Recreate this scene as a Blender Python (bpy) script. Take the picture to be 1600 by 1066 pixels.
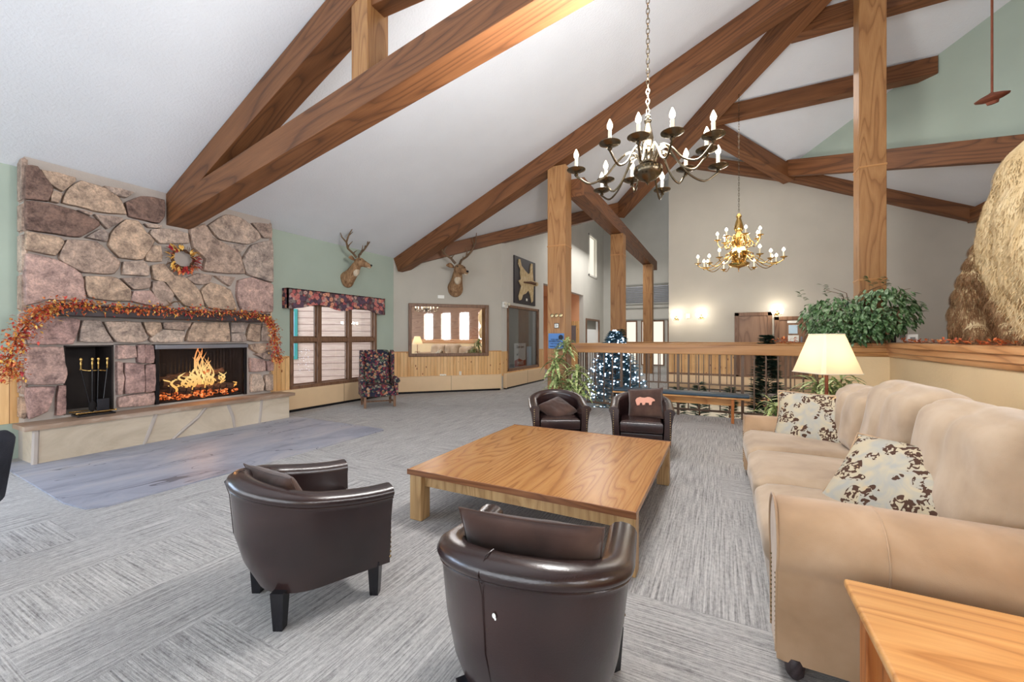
import bpy, bmesh, math, random
from mathutils import Vector, Matrix, noise
from math import sin, cos, pi, radians, sqrt, atan2, hypot, exp
random.seed(7)
SC = bpy.context.scene
COL = SC.collection
for _o in list(bpy.data.objects): bpy.data.objects.remove(_o)

# ------------------------------------------------------------------ camera
H = 1.52; F = 635.0; HOR = 528.0; YAW = math.atan(328.0/635.0)
cam = bpy.data.cameras.new('camera'); camo = bpy.data.objects.new('camera', cam); COL.objects.link(camo)
camo.location = (0, 0, H); camo.rotation_euler = (pi/2, 0, YAW)
cam.sensor_width = 36; cam.lens = 36*F/1600; cam.shift_y = -5/1600; cam.clip_start = 0.05; cam.clip_end = 200
SC.camera = camo
SC.view_settings.view_transform = 'Standard'; SC.view_settings.look = 'None'
SC.view_settings.exposure = 0.0; SC.view_settings.gamma = 1.0; SC.view_settings.use_curve_mapping = False

# ------------------------------------------------------------------ world and daylight
w = bpy.data.worlds.new('sky'); SC.world = w; w.use_nodes = True
bg = w.node_tree.nodes['Background']; bg.inputs[0].default_value = (0.86, 0.92, 1.0, 1); bg.inputs[1].default_value = 3.0

def area(name, loc, rot, sx, sy, power, col=(1, 1, 1)):
    l = bpy.data.lights.new(name, 'AREA'); l.shape = 'RECTANGLE'; l.size = sx; l.size_y = sy; l.energy = power; l.color = col
    o = bpy.data.objects.new(name, l); o.location = loc; o.rotation_euler = rot; COL.objects.link(o); o.visible_camera = False
    return o
def point(name, loc, power, col=(1, .8, .55), r=.05, parent=None):
    l = bpy.data.lights.new(name, 'POINT'); l.energy = power; l.color = col; l.shadow_soft_size = r
    o = bpy.data.objects.new(name, l); o.location = loc; COL.objects.link(o)
    if parent: o.parent = parent
    return o
# side window daylight; rear, lobby, hall and atrium area lights are added fill
area('rear_fill', (-1.6, -4.5, 2.1), (radians(76), 0, 0), 13.0, 3.2, 250, (.88, .94, 1))  # added area light, brightens the room from behind the camera
area('daylight_left_windows', (-8.6, -1.3, 1.7), (radians(66), 0, radians(-90)), 4.2, 2.2, 250, (.5, .7, 1))
area('daylight_right_windows', (5.8, 1.0, 2.3), (radians(77), 0, radians(90)), 6.4, 2.0, 1000, (.93, .96, 1))
area('lobby_fill', (0.5, 10.2, 6.2), (radians(0), 0, 0), 3.5, 2.0, 50, (1, .95, .88))  # unseen area light added to brighten the lobby, no fixture
area('hall_fill', (-4.2, 17.0, 5.6), (0, 0, 0), 2.0, 5.0, 190, (1, .97, .92))  # unseen area light added to fill the hall, no fixture
area('atrium_fill', (0.0, 8.95, -0.75), (radians(68), 0, 0), 4.6, .5, 130, (1, .93, .83))  # added fill aimed at the far stairwell wall, no fixture
area('rear_low_fill', (-1.8, -4.35, .9), (radians(112), 0, 0), 12.0, 1.0, 60, (.95, .97, 1))  # added fill tilted up to lift the ceiling, not a window row

# ------------------------------------------------------------------ pixel helpers (photo frame 1600x1066)
_f = Vector((-sin(YAW), cos(YAW), 0)); _r = Vector((cos(YAW), sin(YAW), 0)); _C = Vector((0, 0, H))
def ray(u, v): return _f+_r*((u-800)/F)+Vector((0, 0, (HOR-v)/F))
def at_z(u, v, z=0.0): d = ray(u, v); return _C+d*((z-H)/d.z)
def at_x(u, v, x): d = ray(u, v); return _C+d*(x/d.x)
def at_y(u, v, y): d = ray(u, v); return _C+d*(y/d.y)

# ------------------------------------------------------------------ materials
def srgb(r, g, b):
    f = lambda c: (c/255/12.92 if c/255 <= .04045 else ((c/255+.055)/1.055)**2.4)
    return (f(r), f(g), f(b), 1)
class NT:
    def __init__(s, name, rough=.6, spec=.5, metal=0.0):
        s.m = bpy.data.materials.new(name); s.m.use_nodes = True; s.t = s.m.node_tree; s.b = s.t.nodes['Principled BSDF']
        s.b.inputs['Roughness'].default_value = rough; s.b.inputs['Metallic'].default_value = metal
        s.b.inputs['Specular IOR Level'].default_value = spec
    def n(s, t, **k):
        x = s.t.nodes.new(t)
        for a, v in k.items():
            if a.startswith('i_'):
                key = a[2:].replace('_', ' ')
                x.inputs[int(key) if key.isdigit() else key].default_value = v
            else: setattr(x, a, v)
        return x
    def l(s, a, b): s.t.links.new(a, b)
    def coord(s, scale=(1, 1, 1), rot=(0, 0, 0), src='Object'):
        tc = s.n('ShaderNodeTexCoord'); mp = s.n('ShaderNodeMapping')
        mp.inputs['Scale'].default_value = scale; mp.inputs['Rotation'].default_value = rot
        s.l(tc.outputs[src], mp.inputs['Vector']); return mp.outputs[0]
    def noise(s, vec, scale=5, detail=3, rough=.5, dist=0):
        x = s.n('ShaderNodeTexNoise'); x.inputs['Scale'].default_value = scale; x.inputs['Detail'].default_value = detail
        x.inputs['Roughness'].default_value = rough; x.inputs['Distortion'].default_value = dist
        s.l(vec, x.inputs['Vector']); return x.outputs['Fac']
    def ramp(s, fac, stops, interp='LINEAR'):
        x = s.n('ShaderNodeValToRGB'); x.color_ramp.interpolation = interp; e = x.color_ramp.elements
        while len(e) < len(stops): e.new(.5)
        for i, (p, c) in enumerate(stops): e[i].position = p; e[i].color = c
        s.l(fac, x.inputs[0]); return x.outputs[0]
    def mix(s, fac, a, b, mode='MIX'):
        x = s.n('ShaderNodeMix', data_type='RGBA', blend_type=mode)
        for inp, v in ((x.inputs[0], fac), (x.inputs[6], a), (x.inputs[7], b)):
            if isinstance(v, (int, float, tuple)): inp.default_value = v
            else: s.l(v, inp)
        return x.outputs[2]
    def color(s, c):
        if isinstance(c, tuple): s.b.inputs['Base Color'].default_value = c
        else: s.l(c, s.b.inputs['Base Color'])
    def bump(s, h, strength=.3, dist=.01):
        x = s.n('ShaderNodeBump'); x.inputs['Strength'].default_value = strength; x.inputs['Distance'].default_value = dist
        s.l(h, x.inputs['Height']); s.l(x.outputs[0], s.b.inputs['Normal'])
    def math(s, op, a, b=0.0):
        x = s.n('ShaderNodeMath', operation=op)
        for inp, v in ((x.inputs[0], a), (x.inputs[1], b)):
            if isinstance(v, (int, float)): inp.default_value = v
            else: s.l(v, inp)
        return x.outputs[0]

def plain(name, c, rough=.6, spec=.4, metal=0.0, var=.06, bump=0.0, bscale=200):
    t = NT(name, rough, spec, metal); v = t.coord()
    n = t.noise(v, 6, 3)
    lo = tuple(x*(1-var) for x in c[:3])+(1,); hi = tuple(min(1, x*(1+var)) for x in c[:3])+(1,)
    t.color(t.ramp(n, [(.3, lo), (.7, hi)]))
    if bump: t.bump(t.noise(v, bscale, 2), bump, .004)
    return t.m
def wood(name, dark, mid, light, axis='X', scale=1.0, rough=.42, knots=True, spec=.4):
    t = NT(name, rough, spec)
    long, cross = .55*scale, 6.0*scale
    sc = {'X': (long, cross, cross), 'Y': (cross, long, cross), 'Z': (cross, cross, long)}[axis]
    v = t.coord(sc)
    g0 = t.noise(t.coord({'X': (.16*scale, 1.5*scale, 1.5*scale), 'Y': (1.5*scale, .16*scale, 1.5*scale), 'Z': (1.5*scale, 1.5*scale, .16*scale)}[axis]), 1.35, 1.2, .45, .35)
    gs = t.math('FRACT', t.math('MULTIPLY', g0, 17.0))
    fine = tuple(x*9 if x > 1*scale else x*4 for x in sc)
    n = t.noise(t.coord(fine), 1.3, 3, .6)
    big = t.noise(t.coord(), 1.1, 2)
    c = t.ramp(gs, [(.0, mid), (.3, light), (.72, mid), (.93, dark), (1, mid)])
    c = t.mix(.30, c, t.ramp(n, [(.32, dark), (.68, light)]))
    c = t.mix(t.math('MULTIPLY', big, .35), c, mid)
    t.color(c); t.bump(n, .12, .002)
    return t.m
M = {}
M['beam'] = wood('fir_beam', srgb(68, 40, 24), srgb(114, 72, 42), srgb(134, 88, 54), 'X', 1.0, .5)
M['post'] = wood('fir_post', srgb(120, 78, 44), srgb(160, 114, 70), srgb(178, 134, 86), 'Z', 1.6, .45)
M['table'] = wood('oak_tabletop', srgb(128, 80, 40), srgb(170, 118, 66), srgb(186, 136, 82), 'Y', 2.1, .26)
M['tableleg'] = wood('oak_leg', srgb(150, 112, 70), srgb(186, 148, 100), srgb(204, 168, 120), 'Z', 1.5, .4)
M['edge'] = wood('oak_edge', srgb(96, 56, 34), srgb(128, 80, 50), srgb(150, 100, 64), 'X', 1.5, .35)
M['honey'] = wood('honey_oak', srgb(164, 104, 54), srgb(206, 148, 88), srgb(222, 170, 110), 'X', 1.0, .28)
M['honeyleg'] = wood('honey_oak_leg', srgb(140, 76, 34), srgb(180, 108, 54), srgb(198, 126, 70), 'Z', 1.3, .35)
M['railwood'] = wood('rail_oak', srgb(130, 84, 46), srgb(176, 124, 74), srgb(196, 146, 92), 'X', .8, .35)
M['capwood'] = wood('cap_oak', srgb(150, 94, 52), srgb(204, 146, 94), srgb(222, 170, 118), 'Y', .8, .35)
M['frame'] = wood('window_walnut', srgb(82, 56, 40), srgb(118, 86, 64), srgb(138, 104, 80), 'Z', 2, .45)
M['door'] = wood('door_walnut', srgb(104, 74, 54), srgb(138, 104, 80), srgb(156, 122, 96), 'Z', 1, .4)
M['doorY'] = wood('brown_panelling', srgb(96, 66, 46), srgb(132, 98, 74), srgb(150, 116, 90), 'Y', 1, .5)
M['darkwood'] = wood('dark_wood', srgb(34, 26, 26), srgb(52, 42, 44), srgb(70, 60, 62), 'Y', 2, .5)
M['log'] = wood('charred_log', srgb(24, 16, 12), srgb(70, 46, 34), srgb(120, 88, 66), 'Y', 3, .9)

def pine(name, axis):   # vertical tongue and groove boards, knots
    t = NT(name, .4, .4); tc = t.n('ShaderNodeTexCoord'); sp = t.n('ShaderNodeSeparateXYZ'); t.l(tc.outputs['Object'], sp.inputs[0])
    a = {'X': sp.outputs[0], 'Y': sp.outputs[1]}[axis]
    bw = .09
    d = t.math('DIVIDE', a, bw); fr = t.math('FRACT', d); fl = t.math('FLOOR', d)
    groove = t.math('LESS_THAN', fr, .07)
    wn = t.n('ShaderNodeTexWhiteNoise', noise_dimensions='1D'); t.l(fl, wn.inputs['W'])
    v = t.coord((7, 7, .7)); n = t.noise(v, 2.2, 3, .55, 1.2)
    base = t.ramp(n, [(.3, srgb(206, 156, 96)), (.55, srgb(226, 182, 124)), (.75, srgb(236, 196, 142))])
    base = t.mix(.45, base, t.ramp(wn.outputs['Value'], [(0, srgb(206, 152, 92)), (1, srgb(238, 200, 146))]))
    vo = t.n('ShaderNodeTexVoronoi', feature='F1'); vo.inputs['Scale'].default_value = 1; t.l(t.coord((9, 9, 4.2)), vo.inputs['Vector'])
    knot = t.math('LESS_THAN', vo.outputs['Distance'], .13)
    base = t.mix(knot, base, srgb(140, 84, 46)); base = t.mix(groove, base, srgb(120, 78, 44))
    t.color(base); return t.m
M['pineX'] = pine('pine_boards', 'X'); M['pineY'] = pine('pine_boards_y', 'Y')

def paint(name, c, bumps=.12, bs=120, var=.035):
    t = NT(name, .75, .25); v = t.coord(); n = t.noise(v, 1.6, 3)
    t.color(t.ramp(n, [(.3, tuple(x*(1-var) for x in c[:3])+(1,)), (.7, tuple(x*(1+var) for x in c[:3])+(1,))]))
    t.bump(t.noise(v, bs, 3), bumps, .006); return t.m
M['ceil'] = paint('popcorn_ceiling', srgb(216, 219, 224), 1.0, 34, .02)
M['green'] = paint('sage_paint', srgb(168, 181, 168))
M['grey'] = paint('taupe_paint', srgb(184, 178, 166), .08)
M['greyl'] = paint('pale_taupe_paint', srgb(202, 200, 193), .08)
M['peach'] = paint('peach_paint', srgb(226, 170, 130), .05)
M['cream'] = paint('cream_textured_paint', srgb(226, 200, 158), .5, 26)
M['lower'] = paint('ivory_paint', srgb(232, 224, 206), .05)
M['heater'] = plain('cream_enamel', srgb(226, 196, 156), .4, .5, var=.02)
M['white'] = plain('white_plastic', srgb(236, 234, 226), .4, var=.02)
M['black'] = plain('black_lacquer', srgb(20, 19, 24), .22, .5)
M['iron'] = plain('black_iron', srgb(38, 38, 44), .4, .5, .5)
M['bronze'] = plain('rail_bronze', srgb(104, 82, 66), .45, .5, .2)
M['brass'] = plain('aged_brass', srgb(150, 132, 98), .22, .5, .95, .1)
M['pewter'] = plain('antique_pewter_brass', srgb(104, 92, 74), .22, .5, .95, .12)
M['gold'] = plain('polished_brass', srgb(214, 178, 110), .18, .5, .95, .08)
M['rust'] = plain('rusty_iron', srgb(128, 74, 54), .6, .3, .2, .2)
M['candle'] = plain('candle_sleeve', srgb(240, 228, 200), .5, .3, var=.02)
M['steel'] = plain('grey_steel', srgb(140, 142, 150), .35, .5, .6)
M['soil'] = plain('soil', srgb(62, 46, 36), .95)
M['pot'] = plain('brown_pot', srgb(96, 72, 56), .6)

def emis(name, c, s):
    m = bpy.data.materials.new(name); m.use_nodes = True; t = m.node_tree; t.nodes.clear()
    e = t.nodes.new('ShaderNodeEmission'); e.inputs[0].default_value = c; e.inputs[1].default_value = s
    o = t.nodes.new('ShaderNodeOutputMaterial'); t.links.new(e.outputs[0], o.inputs[0]); return m
M['bulb'] = emis('lit_bulb', (1, .86, .62, 1), 14)
M['ledbulb'] = emis('cool_led', (.62, .8, 1, 1), 7)
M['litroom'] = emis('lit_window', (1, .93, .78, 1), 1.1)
M['sconceglass'] = emis('lit_sconce_glass', (1, .95, .86, 1), 12)

def carpet():
    t = NT('ribbed_carpet', .95, .1); tc = t.n('ShaderNodeTexCoord')
    sn = t.n('ShaderNodeVectorMath', operation='SNAP'); sn.inputs[1].default_value = (.62, .62, 10); t.l(tc.outputs['Object'], sn.inputs[0])
    wn = t.n('ShaderNodeTexWhiteNoise', noise_dimensions='2D'); t.l(sn.outputs[0], wn.inputs['Vector'])
    pick = t.math('GREATER_THAN', wn.outputs['Value'], .72)
    a = t.noise(t.coord((95, 2.2, 1)), 1.0, 2, .6); b = t.noise(t.coord((2.2, 95, 1)), 1.0, 2, .6)
    a2 = t.noise(t.coord((60, 26, 1)), 1.0, 2, .7); b2 = t.noise(t.coord((26, 60, 1)), 1.0, 2, .7)
    a = t.math('ADD', t.math('MULTIPLY', a, .66), t.math('MULTIPLY', a2, .34)); b = t.math('ADD', t.math('MULTIPLY', b, .66), t.math('MULTIPLY', b2, .34))
    n = t.mix(pick, a, b)
    n = t.mix(.22, n, t.noise(t.coord((1, 1, 1)), 240, 2))
    c = t.ramp(n, [(.34, srgb(108, 106, 106)), (.45, srgb(156, 154, 153)), (.56, srgb(186, 184, 182)), (.70, srgb(212, 210, 208))])
    t.color(c); t.bump(n, .7, .008); return t.m
M['carpet'] = carpet()

def stone():
    t = NT('field_stone', .85, .25); v = t.coord()
    at = t.n('ShaderNodeAttribute', attribute_name='tint')
    n1 = t.noise(v, 7, 6, .7, .4); n2 = t.noise(v, 38, 4, .7)
    c = t.mix(1.0, at.outputs['Color'], t.ramp(n1, [(.3, (.38, .36, .38, 1)), (.5, (.95, .93, .9, 1)), (.7, (1.5, 1.42, 1.34, 1))]), 'MULTIPLY')
    c = t.mix(.6, c, t.mix(1.0, c, t.ramp(n2, [(.35, (.55, .53, .52, 1)), (.6, (1.25, 1.2, 1.15, 1))]), 'MULTIPLY'))
    t.color(c); t.bump(t.math('ADD', n1, t.math('MULTIPLY', n2, .45)), .8, .03); return t.m
M['stone'] = stone()
M['mortar'] = paint('mortar', srgb(178, 168, 160), .5, 40, .08)
def slate(name, c0, c1, c2, rg=.45, ck=0.0):
    t = NT(name, rg, .4); v = t.coord((1, .45, 1)); n = t.noise(v, 2.2, 6, .65, .8)
    cr = t.math('LESS_THAN', t.math('ABSOLUTE', t.math('SUBTRACT', t.noise(t.coord((1.3, .35, 1)), 1.6, 3, .5, .5), .5)), ck)
    t.color(t.mix(cr, t.ramp(n, [(.3, c0), (.5, c1), (.72, c2)]), tuple(x*.62 for x in c0[:3])+(1,))); t.bump(t.math('SUBTRACT', n, t.math('MULTIPLY', cr, .2)), .6, .02); return t.m
M['slate'] = slate('slate_slab', srgb(124, 128, 142), srgb(154, 158, 172), srgb(176, 174, 178), .45, .003)
M['sand'] = slate('sandstone_face', srgb(176, 162, 142), srgb(196, 182, 162), srgb(208, 196, 178))
M['hearthtop'] = slate('hearth_cap', srgb(120, 98, 82), srgb(156, 132, 112), srgb(196, 184, 172))
M['darkstone'] = paint('dark_stone', srgb(52, 46, 44), .8, 14, .4)  # dark mottled stone colour for the tool niche lining
M['soot'] = paint('soot', srgb(22, 18, 18), .5, 12, .3)

def leather():
    t = NT('dark_brown_leather', .27, .6); v = t.coord(); n = t.noise(v, 3.5, 3)
    t.color(t.ramp(n, [(.3, srgb(34, 22, 23)), (.7, srgb(52, 34, 32))]))
    vo = t.n('ShaderNodeTexVoronoi'); vo.inputs['Scale'].default_value = 190; t.l(v, vo.inputs['Vector'])
    t.bump(vo.outputs['Distance'], .18, .002); t.b.inputs['Coat Weight'].default_value = .25; t.b.inputs['Coat Roughness'].default_value = .2
    return t.m
M['leather'] = leather()
def suede(name, c0, c1, c2):
    t = NT(name, .85, .2); v = t.coord(); n = t.noise(v, 3.2, 4, .5, .2)
    t.color(t.ramp(n, [(.22, c0), (.5, c1), (.78, c2)])); t.b.inputs['Sheen Weight'].default_value = .3
    t.bump(t.math('ADD', t.noise(v, 7, 3, .5), t.math('MULTIPLY', t.noise(v, 260, 2), .12)), .25, .015); return t.m
M['suede'] = suede('tan_microsuede', srgb(142, 118, 94), srgb(170, 146, 120), srgb(188, 166, 142))
M['suede_d'] = suede('tan_microsuede_arm', srgb(144, 114, 86), srgb(172, 140, 108), srgb(190, 160, 130))
M['velvet'] = suede('brown_velvet', srgb(42, 28, 23), srgb(68, 46, 38), srgb(98, 74, 62))

def floral(name, base, cols, sc=18, leafc=None):
    t = NT(name, .8, .2); v = t.coord()
    vo = t.n('ShaderNodeTexVoronoi'); vo.inputs['Scale'].default_value = sc; vo.inputs['Randomness'].default_value = .9
    d = t.noise(v, sc*.9, 2); mixv = t.n('ShaderNodeVectorMath', operation='MULTIPLY_ADD')
    nn = t.n('ShaderNodeTexNoise'); nn.inputs['Scale'].default_value = sc*.8; t.l(v, nn.inputs['Vector'])
    t.l(nn.outputs['Color'], mixv.inputs[0]); mixv.inputs[1].default_value = (.06,)*3; t.l(v, mixv.inputs[2]); t.l(mixv.outputs[0], vo.inputs['Vector'])
    sp = t.n('ShaderNodeSeparateColor'); t.l(vo.outputs['Color'], sp.inputs[0])
    k = len(cols); pet = t.ramp(sp.outputs[0], [(i/k, c) for i, c in enumerate(cols)], 'CONSTANT')
    ring = t.ramp(vo.outputs['Distance'], [(0, (1, 1, 1, 1)), (.2, (1, 1, 1, 1)), (.26, (.1, .1, .1, 1)), (.32, (1, 1, 1, 1)), (.56, (1, 1, 1, 1)), (.66, (.2, .2, .2, 1))])
    t.color(t.mix(ring, base, pet)); t.bump(t.noise(v, 500, 2), .2, .002); return t.m
M['tapestry'] = floral('dark_floral_tapestry', srgb(34, 32, 44), [srgb(40, 40, 56), srgb(132, 56, 56), srgb(44, 44, 60), srgb(92, 104, 84), srgb(176, 128, 96), srgb(48, 50, 62), srgb(150, 144, 128), srgb(120, 60, 76)], 24)
M['valance'] = floral('rose_valance_print', srgb(78, 58, 62), [srgb(196, 120, 112), srgb(96, 76, 92), srgb(214, 150, 122), srgb(128, 116, 112), srgb(172, 92, 92), srgb(84, 66, 80), srgb(182, 150, 140)], 13)

def leafprint():
    t = NT('blue_beige_leaf_print', .8, .2); v = t.coord()
    n = t.noise(v, 9, 3, .5, 1.2); base = t.ramp(n, [(.35, srgb(160, 158, 150)), (.6, srgb(182, 168, 142))])
    vo = t.n('ShaderNodeTexVoronoi'); vo.inputs['Scale'].default_value = 6.5; t.l(v, vo.inputs['Vector'])
    fl = t.ramp(vo.outputs['Distance'], [(0, srgb(190, 160, 118)), (.22, srgb(190, 160, 118)), (.25, srgb(160, 158, 150))], 'LINEAR')
    base = t.mix(t.ramp(vo.outputs['Distance'], [(.16, (1, 1, 1, 1)), (.24, (0, 0, 0, 1))]), base, srgb(196, 164, 120))
    w1 = t.n('ShaderNodeTexNoise'); w1.inputs['Scale'].default_value = 34; w1.inputs['Detail'].default_value = 1.5; w1.inputs['Distortion'].default_value = 1.0; t.l(v, w1.inputs['Vector'])
    gate = t.noise(v, 7.5, 1)
    lf = t.math('MULTIPLY', t.math('GREATER_THAN', w1.outputs['Fac'], .50), t.math('GREATER_THAN', gate, .51))
    base = t.mix(lf, base, srgb(74, 50, 38)); t.color(base); t.bump(t.noise(v, 12, 3), .3, .015); return t.m
M['leafprint'] = leafprint()
def leafmat(name, c0, c1, c2, rough=.4, sc=20):
    t = NT(name, rough, .5); n = t.noise(t.coord(), sc, 2); t.color(t.ramp(n, [(.35, c0), (.5, c1), (.65, c2)])); return t.m
M['ficus'] = leafmat('ficus_leaf', srgb(48, 78, 44), srgb(88, 122, 72), srgb(150, 174, 138))
M['dracaena'] = leafmat('variegated_leaf', srgb(84, 120, 66), srgb(164, 182, 112), srgb(226, 226, 172), .45, 26)
M['conifer'] = leafmat('pine_needles', srgb(28, 46, 36), srgb(50, 76, 58), srgb(82, 110, 88), .6)
M['bluepine'] = leafmat('blue_spruce_needles', srgb(52, 88, 102), srgb(86, 128, 146), srgb(150, 186, 204), .5)
M['autumn'] = leafmat('autumn_leaf', srgb(150, 58, 36), srgb(206, 98, 52), srgb(226, 156, 84), .6, 30)
M['red'] = leafmat('red_leaf', srgb(140, 26, 44), srgb(186, 44, 56), srgb(206, 84, 60), .6, 30)
M['yellow'] = leafmat('yellow_leaf', srgb(214, 150, 50), srgb(234, 182, 84), srgb(240, 210, 130), .6, 30)
M['twig'] = plain('twigs', srgb(96, 66, 46), .9)
M['antler'] = plain('antler', srgb(108, 84, 60), .45, .4, 0, .3)
def furmat(name, stops, sc=14, z=(0, 1)):
    t = NT(name, .8, .15); n = t.noise(t.coord((1, 1, .35)), sc, 4, .7)
    t.color(t.ramp(n, stops)); t.bump(t.noise(t.coord((1, 1, .2)), 90, 3), .5, .01); return t.m
M['deer'] = furmat('deer_hide', [(.3, srgb(104, 76, 54)), (.55, srgb(158, 124, 92)), (.75, srgb(192, 164, 130))])
M['deerlight'] = furmat('deer_throat', [(.3, srgb(176, 156, 130)), (.7, srgb(212, 198, 176))])
M['bearblond'] = furmat('blond_fur', [(.3, srgb(186, 158, 114)), (.5, srgb(204, 180, 138)), (.7, srgb(216, 196, 158))], 9)
M['bearbrown'] = furmat('brown_fur', [(.3, srgb(88, 60, 38)), (.5, srgb(136, 100, 68)), (.7, srgb(178, 146, 112))], 16)
M['pelt'] = furmat('lynx_pelt', [(.3, srgb(170, 140, 96)), (.5, srgb(208, 184, 140)), (.7, srgb(232, 218, 186))], 20)
M['mesh'] = plain('charcoal_mesh', srgb(44, 46, 54), .8, .2, 0, .3, .8, 120)
M['navy'] = plain('blue_vinyl', srgb(56, 74, 88), .45)
_m = NT('linen_lamp_shade', .8, .1); _m.color(srgb(244, 228, 200)); _tl = _m.n('ShaderNodeBsdfTranslucent'); _tl.inputs[0].default_value = srgb(248, 238, 222)
_mx = _m.n('ShaderNodeMixShader'); _mx.inputs[0].default_value = .55; _m.l(_m.b.outputs[0], _mx.inputs[1]); _m.l(_tl.outputs[0], _mx.inputs[2]); _m.l(_mx.outputs[0], _m.t.nodes['Material Output'].inputs[0]); M['shade'] = _m.m
def glassm(name, tint, rough=0.0, alpha=.12):
    m = bpy.data.materials.new(name); m.use_nodes = True; t = m.node_tree; t.nodes.clear()
    tr = t.nodes.new('ShaderNodeBsdfTransparent'); tr.inputs[0].default_value = tint; gl = t.nodes.new('ShaderNodeBsdfGlossy')
    gl.inputs['Roughness'].default_value = rough; lw_ = t.nodes.new('ShaderNodeLayerWeight'); fr = t.nodes.new('ShaderNodeMath'); fr.operation = 'POWER'; fr.inputs[1].default_value = 4.5; t.links.new(lw_.outputs['Facing'], fr.inputs[0]); f2 = t.nodes.new('ShaderNodeMath'); f2.operation = 'MULTIPLY_ADD'; f2.inputs[1].default_value = .8; f2.inputs[2].default_value = alpha*.35; t.links.new(fr.outputs[0], f2.inputs[0]); fr = f2
    mx = t.nodes.new('ShaderNodeMixShader'); o = t.nodes.new('ShaderNodeOutputMaterial')
    t.links.new(fr.outputs[0], mx.inputs[0]); t.links.new(tr.outputs[0], mx.inputs[1]); t.links.new(gl.outputs[0], mx.inputs[2]); t.links.new(mx.outputs[0], o.inputs[0]); return m
M['glass'] = glassm('window_glass', (.95, .97, .98, 1))
M['tintglass'] = glassm('dark_glass', (.8, .82, .84, 1), 0, .3)
t = NT('mirror_silver', .02, .5, 1.0); t.color((.82, .8, .78, 1)); M['mirror'] = t.m
def siding():
    t = NT('lap_siding', .7, .3); tc = t.n('ShaderNodeTexCoord'); sp = t.n('ShaderNodeSeparateXYZ'); t.l(tc.outputs['Object'], sp.inputs[0])
    fr = t.math('FRACT', t.math('DIVIDE', sp.outputs[2], .19)); n = t.noise(t.coord((1, 1, 6)), 3, 3)
    c = t.ramp(n, [(.3, srgb(216, 184, 168)), (.7, srgb(236, 210, 196))]); c = t.mix(t.math('LESS_THAN', fr, .09), c, srgb(150, 118, 108)); t.color(c); return t.m
M['siding'] = siding(); M['teal'] = plain('teal_trim', srgb(70, 160, 156), .5)
M['skyglass'] = plain('sky_reflecting_glass', srgb(170, 205, 232), .1, .8)
def fire():
    m = bpy.data.materials.new('flame'); m.use_nodes = True; t = m.node_tree; t.nodes.clear()
    tc = t.nodes.new('ShaderNodeTexCoord'); sp = t.nodes.new('ShaderNodeSeparateXYZ'); t.links.new(tc.outputs['Generated'], sp.inputs[0])
    r = t.nodes.new('ShaderNodeValToRGB'); e = r.color_ramp.elements; e[0].position = .0; e[0].color = (1, .42, .06, 1); e[1].position = 1; e[1].color = (1, .16, .02, 1)
    x = e.new(.35); x.color = (1, .72, .28, 1)
    t.links.new(sp.outputs[2], r.inputs[0]); em = t.nodes.new('ShaderNodeEmission'); em.inputs[1].default_value = 1.25; t.links.new(r.outputs[0], em.inputs[0])
    o = t.nodes.new('ShaderNodeOutputMaterial'); t.links.new(em.outputs[0], o.inputs[0]); return m
M['fire'] = fire()
t = NT('glowing_embers', .9, .1); n = t.noise(t.coord(), 22, 4); t.color(srgb(60, 34, 26))
t.l(t.ramp(n, [(.42, (0, 0, 0, 1)), (.56, (1, .18, .03, 1)), (.7, (1, .6, .25, 1))]), t.b.inputs['Emission Color']); t.b.inputs['Emission Strength'].default_value = 1.1
M['embers'] = t.m
for k, c in dict(sign_blue=(86, 130, 190), paper=(236, 234, 226), poster_red=(176, 52, 50), ink=(28, 30, 40), bluepaper=(196, 220, 236), darkpanel=(44, 36, 40), blind=(206, 204, 196), orange=(214, 96, 54), grille=(150, 150, 144), pink=(200, 140, 118), offwhite=(222, 214, 196)).items():
    M[k] = plain(k, srgb(*c), .6, var=.03)

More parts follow.
